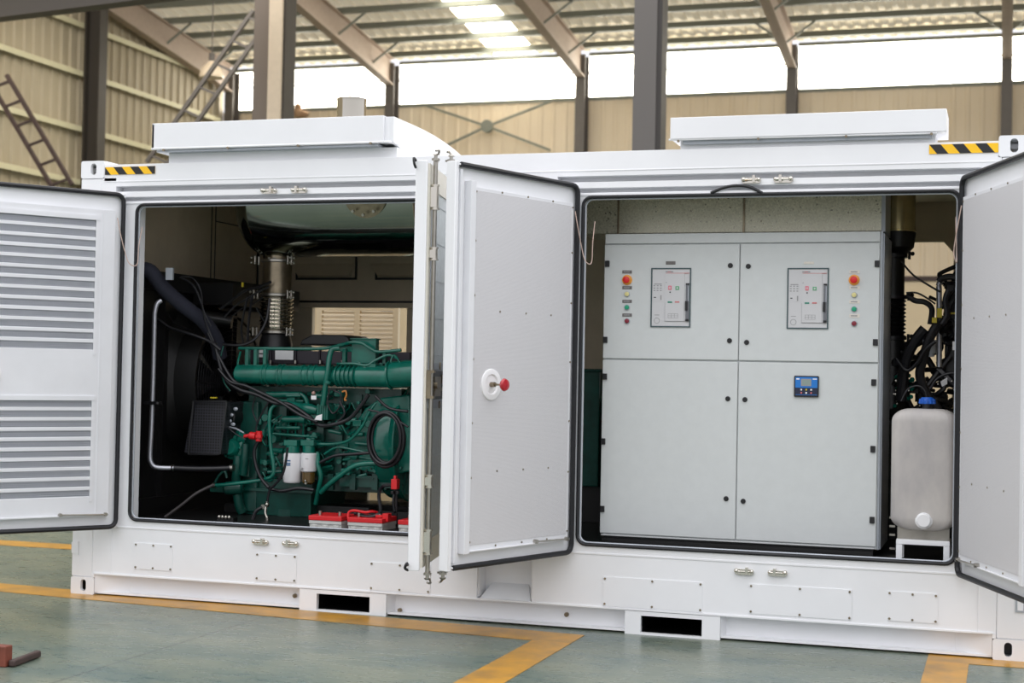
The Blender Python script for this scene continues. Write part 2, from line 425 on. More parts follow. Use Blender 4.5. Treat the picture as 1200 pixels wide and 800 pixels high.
# purlins
first = None
for i in range(12):
    y = 29.55-1.12*i; z = rz(y)
    if first is None:
        mb = MB().box((XL, y-.04, z), (26, y+.04, z+.16)).box((XL, y-.11, z), (26, y-.0401, z+.02))
        first = build(mb, 'roof_purlin', purl_m, flat=True); po = first; dz0 = (y, z, first.location.copy())
        tag(po, 'long grey steel purlin under the cream roof of the hall', 'roof purlin', 'purlins under the hall roof')
    else:
        po = first.copy(); C.objects.link(po); po.location = dz0[2]+Vector((0, y-dz0[0], z-dz0[1]))
# rafters, tapered I-beams from the wall columns up into the hall
wall_names = ['in the far left corner of the hall', 'behind the chrome exhaust stub', 'just left of the thick grey column', 'behind the right white roof box', 'near the right edge of the photo']
for i, x in enumerate(colx[:5]):
    if i == 0: x = x+.40
    mb = MB()
    mb.box((x-.13, YB-.42, 0), (x+.13, YB-.38, 9.9)).box((x-.13, YB-.06, 0), (x+.13, YB-.03, 9.9)).box((x-.012, YB-.38, 0), (x+.012, YB-.06, 9.9))
    c = build(mb, 'wall_column', hallcol, flat=True)
    if i == 0: c['label'] = 'slim steel wall column in the far left corner of the hall'
    c['label'] = 'slim steel wall column '+wall_names[i]; c['category'] = 'column'; c['group'] = 'columns along the back wall'
    mb = MB(); y1 = 13.
    ya = YB-.4
    for dz_, th in ((-.62, .03), (-.03, .03)):
        q = []
        for yy, extra in ((ya, -.12 if dz_ < -.3 else 0), (y1, .1 if dz_ < -.3 else 0)):
            zb = rz(yy)+dz_+extra
            q += [(x-.12, yy, zb), (x+.12, yy, zb), (x+.12, yy, zb+th), (x-.12, yy, zb+th)]
        mb.add(q, [(0,1,2,3),(7,6,5,4),(0,4,5,1),(1,5,6,2),(2,6,7,3),(3,7,4,0)])
    q = []
    for yy, extra in ((ya, -.12), (y1, .1)):
        q += [(x-.01, yy, rz(yy)-.62+extra), (x+.01, yy, rz(yy)-.62+extra), (x+.01, yy, rz(yy)-.02), (x-.01, yy, rz(yy)-.02)]
    mb.add(q, [(0,1,2,3),(7,6,5,4),(0,4,5,1),(1,5,6,2),(2,6,7,3),(3,7,4,0)])
    rr = build(mb, 'roof_rafter', raft_m, flat=True)
    tag(rr, 'pinkish grey roof rafter above the wall column '+wall_names[i], 'rafter', 'rafters of the hall roof')
    for yy in (28.4, 26.2):
        for sx_ in (-1, 1): build(MB().bar((x, yy, rz(yy)-.5), (x+sx_*.75, yy, rz(yy)+.03), .05, .05), 'fly_brace', purl_m, rr, flat=True)
# side wall girts
gl = ['second girt from the top on', 'topmost girt on', 'third girt from the top on', 'lowest visible girt on']
for z, nm in ((9.68, 'highest'), (8.52, 'second from top'), (7.2, 'third from top'), (5.93, 'lowest visible')):
    mb = MB().box((XL+.05, -12, z-.04), (XL+.199, YB-.5, z+.04)).box((XL+.2, -12, z-.09), (XL+.22, YB-.5, z+.04))
    tag(build(mb, 'wall_girt', girt_m, flat=True), 'pale horizontal steel rail on the left corrugated wall, '+nm, 'wall rail', 'rails on the left wall')
mb = MB().box((XL+.23, 22.72, 0), (XL+.28, 23.05, 11.2)).box((XL+.28, 22.87, 0), (XL+.62, 22.90, 11.2)).box((XL+.62, 22.72, 0), (XL+.66, 23.05, 11.2))
tag(build(mb, 'steel_column', darkcol, flat=True), 'dark steel column standing against the left corrugated wall', 'column')

# the two heavy crane columns nearer to the container
def heavy(x0, x1, y, m0, m1, label, web_first=True):
    mb = MB().mi(0)
    mb.box((x0, y, 0), (x1, y+.03, 12)).box((x0, y+.45, 0), (x1, y+.48, 12)).box(((x0+x1)/2-.015, y+.03, 0), ((x0+x1)/2+.015, y+.45, 12))
    return mb
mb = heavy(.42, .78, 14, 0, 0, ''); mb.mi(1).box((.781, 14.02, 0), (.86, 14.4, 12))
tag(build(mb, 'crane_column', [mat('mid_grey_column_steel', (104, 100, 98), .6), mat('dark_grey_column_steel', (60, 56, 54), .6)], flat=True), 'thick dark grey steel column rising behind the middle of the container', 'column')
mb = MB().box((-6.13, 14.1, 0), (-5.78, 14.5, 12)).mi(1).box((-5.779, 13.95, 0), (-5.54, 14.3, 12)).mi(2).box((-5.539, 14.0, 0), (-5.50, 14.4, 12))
tag(build(mb, 'crane_column', [mat('warm_grey_column_steel', (120, 108, 98), .6), hallcol_lit, darkcol], flat=True), 'thick steel column with one pale lit flange behind the left roof hood', 'column')

# laced braces
def laced(p0, p1, side, name_label, w=.32, n=6, m=rust):
    p0 = Vector(p0); p1 = Vector(p1); s = Vector(side).normalized()*w
    mb = MB().bar(p0, p1, .07, .07).bar(p0+s, p1+s, .07, .07)
    for k in range(n+1):
        t = (k+.3)/(n+.6); q = p0.lerp(p1, t); mb.bar(q, q+s, .045, .045)
    tag(build(mb, 'lattice_brace', m, flat=True), name_label, 'steel brace', 'ladder-like wind braces')
laced(at(-12, 96, 16), at(64, 224, 16), at(18, 97, 16)-at(0, 97, 16)+Vector((0, 0, .12)), 'ladder-like rusty brace descending to the right at the left edge of the photo', .40, 5)
laced(at(172, 190, 17), at(297, 12, 17), at(22, 60, 17)-at(0, 50, 17), 'ladder-like brace climbing right towards the column with the pale flange', .40, 6, hallcol)
# thin cross brace on the back wall with a central disc
c0 = at(571, 148, YB-.3)
mb = MB()
for q in ((497, 123), (655, 115), (522, 171), (645, 176)):
    mb.bar(c0, at(*q, YB-.3), .06, .06)
mb.cyl(c0-Vector((0, .06, 0)), c0+Vector((0, .06, 0)), .17)
tag(build(mb, 'cross_brace', purl_m, flat=True), 'thin x-shaped brace with a round centre disc on the back wall', 'steel brace')
# crane runway beam, upper left
pa = at(0, 23, 13); d0 = ray(170, 2); tt = (pa.z-CP.z)/d0.z; pb = CP+d0*tt
dr = (pb-pa).normalized()
mb = MB()
p0 = pa-dr*2.5; p1 = pa+dr*6.5
mb.bar(p0+Vector((0,0,.02)), p1+Vector((0,0,.02)), .3, .04).bar(p0+Vector((0,0,.35)), p1+Vector((0,0,.35)), .03, .62).bar(p0+Vector((0,0,.68)), p1+Vector((0,0,.68)), .3, .04)
tag(build(mb, 'crane_runway_beam', mat('dark_grey_beam_steel', (84, 78, 72), .6), flat=True), 'dark steel runway beam crossing the top left corner of the photo', 'beam')
q = at(350, 136, YB-.1)
mb = MB().ball((q.x, YB-.12, q.z+.10), .16, 12, (1, .8, .9)).ball((q.x-.02, YB-.12, q.z+.26), .12, 12, (.9, .8, .8)).ball((q.x+.16, YB-.12, q.z+.06), .12, 12, (1.2, .8, .7)).ball((q.x-.16, YB-.12, q.z+.05), .11, 12, (1.2, .8, .6))
tag(build(mb, 'bundle', mat('dusty_brown_cloth', (176, 142, 112), .8, noise=.2)), 'lumpy brown bundle on the ledge of the clerestory window beside the pale-flanged column', 'bundle')
# high-bay lamp
lc = at(248, 80, 22)
lo = empty('high_bay_lamp', (lc.x, lc.y, lc.z-.25), 'round white high bay lamp hanging near the far left corner of the hall', 'lamp')
build(MB().lathe((lc.x, lc.y, lc.z-.22), (lc.x, lc.y, lc.z+.16), [(0, .27), (.1, .28), (.5, .24), (.8, .14), (1, .07)]), 'lamp_shade', mat('white_glass_reflector', (232, 214, 190), .3), lo)
build(MB().cyl((lc.x, lc.y, lc.z+.16), (lc.x, lc.y, lc.z+.34), .07).cyl((lc.x, lc.y, lc.z+.34), (lc.x, lc.y, rz(lc.y)+.2), .015), 'stem', hallcol, lo)

# ================================================================== THE CONTAINER
LC, HC, DC = 6.058, 2.896, 2.438
box_root = empty('genset_container', (LC/2, DC/2, 0), 'white steel generator container with four open doors and hoods on its roof', 'container')
TOP = 2.868
# front lower panel + opening surrounds
O1 = (.43, .51, 2.60, 2.60); O2 = (3.495, .51, 5.68, 2.598)
mb = MB()
mb.plate([(.16, .145), (2.87, .145), (2.87, 2.62), (.16, 2.62)], [rrect(O1[0], O1[1], O1[2], O1[3], .055)], 1, 0, .06)
mb.plate([(3.22, .145), (5.898, .145), (5.898, 2.62), (3.22, 2.62)], [rrect(O2[0], O2[1], O2[2], O2[3], .055)], 1, 0, .06)
# thin raised seams
for z in (.455,): mb.box((.28, -.004, z), (2.8, .001, z+.012)); mb.box((3.30, -.004, z), (5.80, .001, z+.012))
for x in (.30, 5.80): mb.box((x, -.003, .15), (x+.006, .001, .46))
build(mb, 'front_panel', white, box_root, flat=True, bevel=.003)
# top profile with two shaded grooves
prof = [(.0, 2.755), (0, 2.722), (.085, 2.720), (.085, 2.690), (.004, 2.686), (.004, 2.650), (.075, 2.648), (.075, 2.622), (-.006, 2.616), (-.006, 2.604), (.06, 2.600), (.12, 2.61), (.12, 2.75)]
mb = MB().prism(prof, 0, .27, 3.20).prism(prof, 0, 3.335, 5.79)
mb.box((.16, 0, 2.60), (.2695, .1, 2.7775)).box((3.2005, 0, 2.60), (3.3345, .1, 2.755)).box((5.7905, .0005, 2.60), (5.898, .1, 2.7775))
build(mb, 'door_header', white, box_root, flat=True)
build(MB().box((.178, 0, 2.7555), (5.88, .09, TOP)).box((.178, -.003, 2.75), (5.88, 0, 2.758)), 'top_rail', white, box_root, flat=True, bevel=.006)
# centre recess with sloping sill
mb = MB()
mb.box((2.8705, .13, .15), (3.2195, .15, 2.60)).box((2.8705, .02, .16), (2.88, .13, 2.6)).box((3.21, .02, .16), (3.2195, .13, 2.6))
mb.add([(2.88, .012, .146), (3.21, .012, .146), (3.21, .13, .146), (2.88, .13, .146), (2.93, .13, .235), (3.16, .13, .235)], [(0,1,5,4), (0,4,3), (1,2,5), (2,3,4,5), (0,3,2,1)])
build(mb, 'centre_recess', white, box_root, flat=True)
# bottom rail plates with tapered ends, and forklift pockets
def railplate(mb, xs):
    n = len(xs); vs = []
    for x, y in xs: vs += [(x, y, .02), (x, y, .1449), (x, .12, .1449), (x, .12, .02)]
    fs = []
    for i in range(n-1):
        a = 4*i; b = a+4
        fs += [(a, b, b+1, a+1), (a+1, b+1, b+2, a+2), (a+2, b+2, b+3, a+3), (a+3, b+3, b, a)]
    fs += [(0,1,2,3), (4*n-4, 4*n-1, 4*n-2, 4*n-3)]
    mb.add(vs, fs)
mb = MB()
railplate(mb, [(.18, .002), (.40, .085), (1.66, .085), (1.68, .003)]); railplate(mb, [(2.275, .003), (2.30, .085), (3.78, .085), (3.80, .003)])
railplate(mb, [(4.37, .003), (4.39, .085), (5.68, .085), (5.878, .002)])
mb.box((.18, -.006, .140), (5.88, .12, .150)); mb.box((.18, .012, .012), (1.68, .09, .022)); mb.box((2.28, .012, .012), (3.8, .09, .022)); mb.box((4.37, .012, .012), (5.88, .09, .022))
mb.box((.16, -.006, .1186), (.1799, .12, .1449)).box((5.8781, -.006, .1186), (5.898, .12, .1449))
build(mb, 'bottom_rail', white, box_root, flat=True)
for x0, x1, a, b_ in ((1.681, 2.274, 1.80, 2.163), (3.801, 4.369, 3.897, 4.262)):
    mb = MB().plate([(x0, .0), (x1, .0), (x1, .137), (x0, .137)], [[(a, .012), (b_, .012), (b_, .112), (a, .112)]], 1, -.003, .03)
    mb.mi(1).box((a-.01, .03, .002), (a-.001, 2.4, .125)).box((b_+.001, .03, .002), (b_+.01, 2.4, .125)).box((a-.01, .03, .1251), (b_+.01, 2.4, .133)).box((a, 1.9, .003), (b_, 1.92, .125)).box((a, .03, .001), (b_, 1.9, .006))
    build(mb, 'forklift_pocket', [white, blackp], box_root, flat=True)
# corner posts and castings
mb = MB().box((0, 0, .1185), (.1595, .12, 2.777)); build(mb, 'corner_post', white, box_root, flat=True, bevel=.008)
mb = MB().box((5.8985, 0, .1185), (LC, .12, 2.777)); build(mb, 'corner_post', white, box_root, flat=True, bevel=.008)
# ribbed inner edge beside the posts, seen below the doors
def casting(x0, s, z0):
    mb = MB(); x1 = x0+.178*s; xa, xb = sorted((x0, x1)); z1 = z0+.118
    hx = x0+.096*s
    mb.plate(rrect(xa, z0, xb, z1, .014, 3), [slot(hx, z0+.062, .042, .078)], 1, -.004, .022)
    ox = xa if s > 0 else xb-.02
    mb.plate([(.0221, z0), (.162, z0), (.162, z1), (.0221, z1)], [slot(.09, z0+.06, .048, .075)], 0, ox, ox+.02)
    mb.box((xa+.001, .0221, z0+.001), (xb-.001, .162, z0+.02)).box((xa+.001, .0221, z1-.02), (xb-.001, .162, z1-.001)).box((xa+.001, .150, z0+.02), (xb-.001, .162, z1-.02))
    ox2 = xb-.02 if s > 0 else xa
    mb.box((ox2, .0222, z0+.021), (ox2+.02, .149, z1-.021))
    build(mb, 'corner_casting', white, box_root, flat=True)
    if z0 < 1: build(MB().box((xa+.03, .08, z0+.022), (xb-.03, .1, z1-.022)), 'casting_shade_block', blackp, box_root, flat=True)  # black block stands for the shade inside the hollow casting
casting(0, 1, 0); casting(LC, -1, 0); casting(0, 1, HC-.118); casting(LC, -1, HC-.118)
# lashing notch on posts
build(MB().box((-.001, -.004, .27), (.045, .0, .345)).box((.045, -.006, .262), (.052, 0, .352)), 'lashing_plate', white, box_root, flat=True)
build(MB().box((LC-.06, -.006, .27), (LC-.012, -.0, .352)).mi(1).box((LC-.05, -.008, .28), (LC-.02, -.0061, .342)), 'lashing_plate', [strip, white], box_root, flat=True)
# shell: roof, ends, back, floor
mb = MB().plate([(.02, .09), (LC-.02, .09), (LC-.02, DC), (.02, DC)], [[(.70, .64), (2.24, .64), (2.24, 1.64), (.70, 1.64)]], 2, 2.835, 2.86)
for k in range(4, 9): mb.box((.3+.62*k, .35, 2.86), (.55+.62*k, DC-.15, 2.872))
build(mb, 'roof_panel', white, box_root, flat=True)
mb = MB().box((.0, .12, .118), (.03, DC, 2.83)); build(mb, 'end_wall', white, box_root, flat=True)
mb = MB().box((LC-.03, .12, .118), (LC, DC, 2.83)); build(mb, 'end_wall', white, box_root, flat=True)
build(MB().box((.03, .061, .44), (LC-.03, DC-.03, .498)).box((.1, .2, .15), (LC-.1, .24, .44)), 'floor_deck', blackp, box_root, flat=True)
# back wall with the rear openings
A_ = (.60, 1.62, 1.42, 2.06)
Cc = [(4.55, 1.15), (5.57, 1.15), (5.57, 2.44), (5.50, 2.52), (4.55, 2.52)]
q1, q2 = at(430, 602, 2.38), at(463, 575, 2.38)
mb = MB().plate([(.03, .145), (LC-.03, .145), (LC-.03, 2.83), (.03, 2.83)], [[(A_[0], A_[1]), (A_[2], A_[1]), (A_[2], A_[3]), (A_[0], A_[3])], Cc, [(q1.x, q1.z), (q2.x, q1.z), (q2.x, q2.z), (q1.x, q2.z)]], 1, 2.38, 2.43)
build(mb, 'back_wall', beige, box_root, flat=True)
# recessed pressed panels and black reveals on the inside of the back wall
mb = MB()
def backpanel(u0, v0, u1, v1):
    a = at(u0, v0, 2.37); b = at(u1, v1, 2.37)
    mb.mi(0).add([(a.x, 2.379, a.z), (b.x, 2.379, a.z), (b.x, 2.379, b.z), (a.x, 2.379, b.z), (a.x+.05, 2.34, a.z-.05), (b.x-.05, 2.34, a.z-.05), (b.x-.05, 2.34, b.z), (a.x+.05, 2.34, b.z)],
                 [(4,7,6,5), (0,4,5,1), (1,5,6,2), (0,3,7,4), (3,2,6,7)])
for a, b in (((347, 326), (418, 326)), ((440, 326), (530, 326))):
    p = at(*a, 2.37); q = at(*b, 2.37)
    mb.mi(0).add([(p.x-.05, 2.379, p.z+.12), (q.x-.02, 2.379, p.z+.12), (q.x-.06, 2.33, p.z+.02), (p.x+.03, 2.33, p.z+.02), (q.x-.06, 2.379, p.z), (p.x+.03, 2.379, p.z)], [(0,1,2,3), (3,2,4,5), (0,3,5), (1,4,2)])
    mb.mi(1).box((p.x, 2.36, p.z-.012), (q.x, 2.379, p.z+.004)).box((q.x-.012, 2.36, p.z), (q.x, 2.379, p.z+.32)).box((p.x, 2.36, p.z), (p.x+.012, 2.379, p.z+.06))
p = at(343, 353, 2.37); q = at(500, 352, 2.37)
mb.mi(1).box((p.x, 2.35, p.z-.008), (q.x, 2.379, p.z+.006))
mb.mi(0).box((p.x, 2.33, p.z-.05), (q.x, 2.379, p.z-.012))
for u in (298, 302, 309): p = at(u, 300, 2.37); mb.mi(1).box((p.x, 2.36, 2.1), (p.x+.008, 2.379, 2.8))
build(mb, 'back_wall_lining', [beige, blackp], box_root, flat=True)
# rear louvred leaf seen through the left opening
YLV = 3.0
mb = MB()
x0, x1, z0, z1 = at(371, 360, YLV).x, at(467, 360, YLV).x, at(420, 440, YLV).z, at(420, 359, YLV).z
mb.box((x0, YLV, z0), (x0+.05, YLV+.04, z1)).box((x1-.05, YLV, z0), (x1, YLV+.04, z1)).box((x0+.05, YLV, z1-.035), (x1-.05, YLV+.04, z1)).box(((x0+x1)/2-.025, YLV, z0), ((x0+x1)/2+.025, YLV+.04, z1-.035))
k = 0; z = z1-.065
while z > z0:
    for a, b in ((x0+.05, (x0+x1)/2-.025), ((x0+x1)/2+.025, x1-.05)):
        mb.add([(a, YLV-.005, z-.012), (b, YLV-.005, z-.012), (b, YLV+.045, z+.020), (a, YLV+.045, z+.020), (a, YLV-.005, z-.006), (b, YLV-.005, z-.006), (b, YLV+.045, z+.026), (a, YLV+.045, z+.026)],
               [(0,1,2,3),(7,6,5,4),(0,4,5,1),(1,5,6,2),(2,6,7,3),(3,7,4,0)])
    z -= .036
mb.box((x0, YLV, .12), (x0+.05, YLV+.04, z0-.0005)).box((x1-.05, YLV, .12), (x1, YLV+.04, z0-.0005)).box((x0+.0505, YLV+.01, .12), (x1-.0505, YLV+.03, z0+.0))
mb.box((x0+.06, 2.4305, .14), (x0+.10, YLV-.001, .18))
build(mb, 'rear_louvre', beige2, box_root, flat=True, label='warm lit louvred panel beyond the back wall')
# plenum wall lining (left end, faces right) and inner ceiling
XP = .10
mb = MB().box((.031, .07, 2.19), (XP, 2.36, 2.80))
mb.mi(1)
for yy in (.62, 1.60, 1.66): mb.box((XP, yy, 2.19), (XP+.004, yy+.008, 2.80))
mb.mi(1).box((XP, 1.67, 2.655), (XP+.004, 2.36, 2.663))
mb.mi(0).plate([(.10, .13), (LC-.1, .13), (LC-.1, 2.36), (.10, 2.36)], [[(.70, .64), (2.24, .64), (2.24, 1.64), (.70, 1.64)]], 2, 2.80, 2.83)
mb.box((LC-.05, .12, .5), (LC-.031, 2.37, 2.8))
build(mb, 'inner_lining', [beige, blackp], box_root, flat=True)
# jamb returns
for a, b in ((O1[0]-.03, O1[0]-.005), (O1[2]+.005, O1[2]+.03), (O2[0]-.03, O2[0]-.005), (O2[2]+.005, O2[2]+.03)): build(MB().box((a, .0601, .51), (b, .12, 2.59)), 'door_jamb', white, box_root, flat=True)
# front gasket round each opening
for O in (O1, O2):
    g = rrect(O[0]+.004, O[1]+.003, O[2]-.004, O[3]-.003, .055, 5)
    mb = MB().tube([(x, -.004, z) for x, z in g], .0105, 8, smooth=False, closed=True)
    if O is O2:
        s0 = at(833, 226, -.01); s1 = at(893, 226, -.01)
        mb.tube([s0, at(848, 220, -.012), at(862, 217.5, -.014), at(878, 219, -.012), s1], .009, 8)
    build(mb, 'door_seal', black, box_root)
    # pale inner bead
    g = rrect(O[0]+.016, O[1]+.014, O[2]-.016, O[3]-.016, .05, 5)
    build(MB().tube([(x, .012, z) for x, z in g], .006, 6, smooth=False, closed=True), 'seal_clip', strip, box_root)
# inspection covers
for x0, z0, x1, z1, c in ((.478, .193, .763, .365, 3), (1.366, .172, 1.655, .347, 3), (2.16, .158, 2.565, .333, 3), (3.664, .156, 4.263, .329, 3), (4.534, .167, 5.117, .338, 3), (5.313, .179, 5.588, .345, 3)):
    mb = MB().box((x0, -.004, z0), (x1, .0, z1)).mi(1)
    for i in range(c):
        for z in (z0+.012, z1-.012):
            x = x0+.012+(x1-x0-.024)*i/(c-1); mb.cyl((x, -.004, z), (x, -.009, z), .0065, n=8)
    build(mb, 'inspection_cover', [white, dsteel], box_root, flat=True)
# earthing bosses on bottom rail
for x, z in ((1.61, .075), (2.335, .03), (3.42, .075)):
    build(MB().cyl((x, .086, z), (x, .07, z), .014, n=12).cyl((x, .07, z), (x, .062, z), .007, n=8), 'rail_bolt', dsteel, box_root)
# cam keepers
def keeper(x, z, s):
    mb = MB().T_ if False else MB()
    y = -.0
    mb.plate(slot(x, z-.004, .112, .034, 6), [], 1, y-.012, y)
    mb.cyl((x-.045, y-.016, z), (x-.02 if s > 0 else x-.0, y-.016, z), .010, n=10)
    mb.cyl((x-.05, y-.014, z), (x+.05, y-.014, z), .0065, n=10)
    mb.ball((x-.044*s, y-.016, z+.002), .015, 10).ball((x+.044*s, y-.014, z+.001), .013, 10)
    mb.box((x+.008*s, y-.03, z-.016), (x+.024*s, y, z+.024))
    build(mb, 'cam_keeper', chrome, box_root, bevel=.002)
for x, z in ((1.405, 2.672), (4.51, 2.678)): keeper(x, z, 1)
for x, z in ((1.617, 2.672), (4.695, 2.678)): keeper(x, z, -1)
for x, z in ((1.401, .418), (4.505, .408)): keeper(x, z, 1)
for x, z in ((1.612, .418), (4.697, .411)): keeper(x, z, -1)
# hazard tape
def tape(x0, x1, z0, z1, n, start_y):
    mb = MB(); mb.box((x0, -.0045, z0), (x1, -.0032, z1)); mb.mi(1); h = z1-z0; w = (x1-x0)/n
    for k in range(-1, n+1):
        if (k % 2 == 0) == start_y: continue
        a = x0+k*w; sl = .7*w
        poly = [(a+sl, z0), (a+w+sl, z0), (a+w, z1), (a, z1)]
        # clip to tape ends
        def clip(P, xc, keep):
            R = []
            for i in range(len(P)):
                p, q = P[i], P[(i+1) % len(P)]; ip = (p[0]-xc)*keep >= 0; iq = (q[0]-xc)*keep >= 0
                if ip: R.append(p)
                if ip != iq: t = (xc-p[0])/(q[0]-p[0]); R.append((xc, p[1]+t*(q[1]-p[1])))
            return R
        poly = clip(clip(poly, x0, 1), x1, -1)
        if len(poly) > 2: mb.prism(poly, 1, -.0052, -.0046)
    build(mb, 'hazard_tape', [yel_t, blk_t], box_root, flat=True)
tape(.185, .565, 2.80, 2.851, 6, True)
tape(5.507, 5.878, 2.803, 2.856, 6, False)
# roof hoods
def hood_left():
    x0, x1 = .565, 2.27; y0 = -.03
    prof = [(y0, 2.958), (y0, 3.118), (.30, 3.118)]
    for k in range(1, 11):
        a = k/10*PI/2*.98; prof.append((.30+1.35*math.sin(a), 2.868+.25*math.cos(a)))
    prof += [(1.66, 2.872), (.12, 2.872), (.12, 2.93)]
    prof2 = prof[:-3]+[(1.64, 2.862)]+[(.30+1.32*math.sin(k/10*PI/2*.98), 2.85+.245*math.cos(k/10*PI/2*.98)) for k in range(10, 0, -1)]+[(.30, 3.10), (.12, 3.10), (.12, 2.958)]
    mb = MB().prism(prof2, 0, .66, x1-.021).prism(prof, 0, x1-.02, x1).prism(prof, 0, .646, .6595)
    build(mb, 'roof_hood', white, box_root, ang=25)
    # front cap box with rolled lip
    mb = MB().box((x0, -.055, 2.957), (x1-.06, -.031, 3.12)).box((x0, -.055, 3.1185), (x1-.06, .12, 3.124)).box((x0, -.055, 2.957), (x0+.018, .12, 3.118))
    mb.tube([(x0-.002, -.05, 2.957), (x1-.06, -.05, 2.957)], .009, 8)
    mb.tube([(x1-.06, -.05, 2.957), (x1-.02, -.03, 2.957), (x1+.0, .05, 2.955)], .009, 8)
    build(mb, 'hood_cover', white, box_root, bevel=.003)
    mb = MB()
    for x, y, z in ((.66, -.04, 2.945), (1.13, -.04, 2.947), (1.63, -.04, 2.948), (2.13, -.04, 2.949)):
        mb.cyl((x, -.055, z), (x, -.07, z), .008, n=8)
    for x in (.80, 1.25, 1.72, 2.18): mb.cyl((x, .115, 2.925), (x, .10, 2.925), .008, n=8)
    mb.mi(1).box((x0+.03, -.04, 2.935), (x1-.1, .118, 2.948))
    build(mb, 'hood_screws', [dsteel, strip], box_root)
    build(MB().box((.646, .03, 2.87), (x1-.0, .119, 2.9345)), 'hood_base', white, box_root, flat=True)
hood_left()
mb = MB().box((4.03, -.03, 2.925), (5.60, .30, 3.052))
mb.tube([(4.02, -.02, 2.923), (5.55, -.02, 2.918)], .007, 8); mb.box((4.08, .03, 2.872), (5.54, .28, 2.929))
build(mb, 'roof_hood', white, box_root, bevel=.006)
mb = MB()
for x in (4.08, 4.55, 5.05, 5.52): mb.cyl((x, -.03, 2.912), (x, -.036, 2.912), .008, n=8)
mb.mi(1).box((4.1, .0, 2.896), (5.52, .019, 2.922))
build(mb, 'hood_screws', [dsteel, strip], box_root)
# chrome exhaust stub on roof
sx, sy = at(412, 130, 1.2).x, 1.2
pz = at(412, 116, 1.2).z
mb = MB().lathe((sx, sy, 2.86), (sx, sy, pz), [(0, .13), (.12, .13), (.13, .105), (.96, .105), (1, .108)], 28)
mb.mi(1).cyl((sx, sy, pz-.001), (sx, sy, pz+.001), .095)
build(mb, 'exhaust_stub', [chrome, blackp], box_root, label='shiny chrome exhaust stub on the roof')

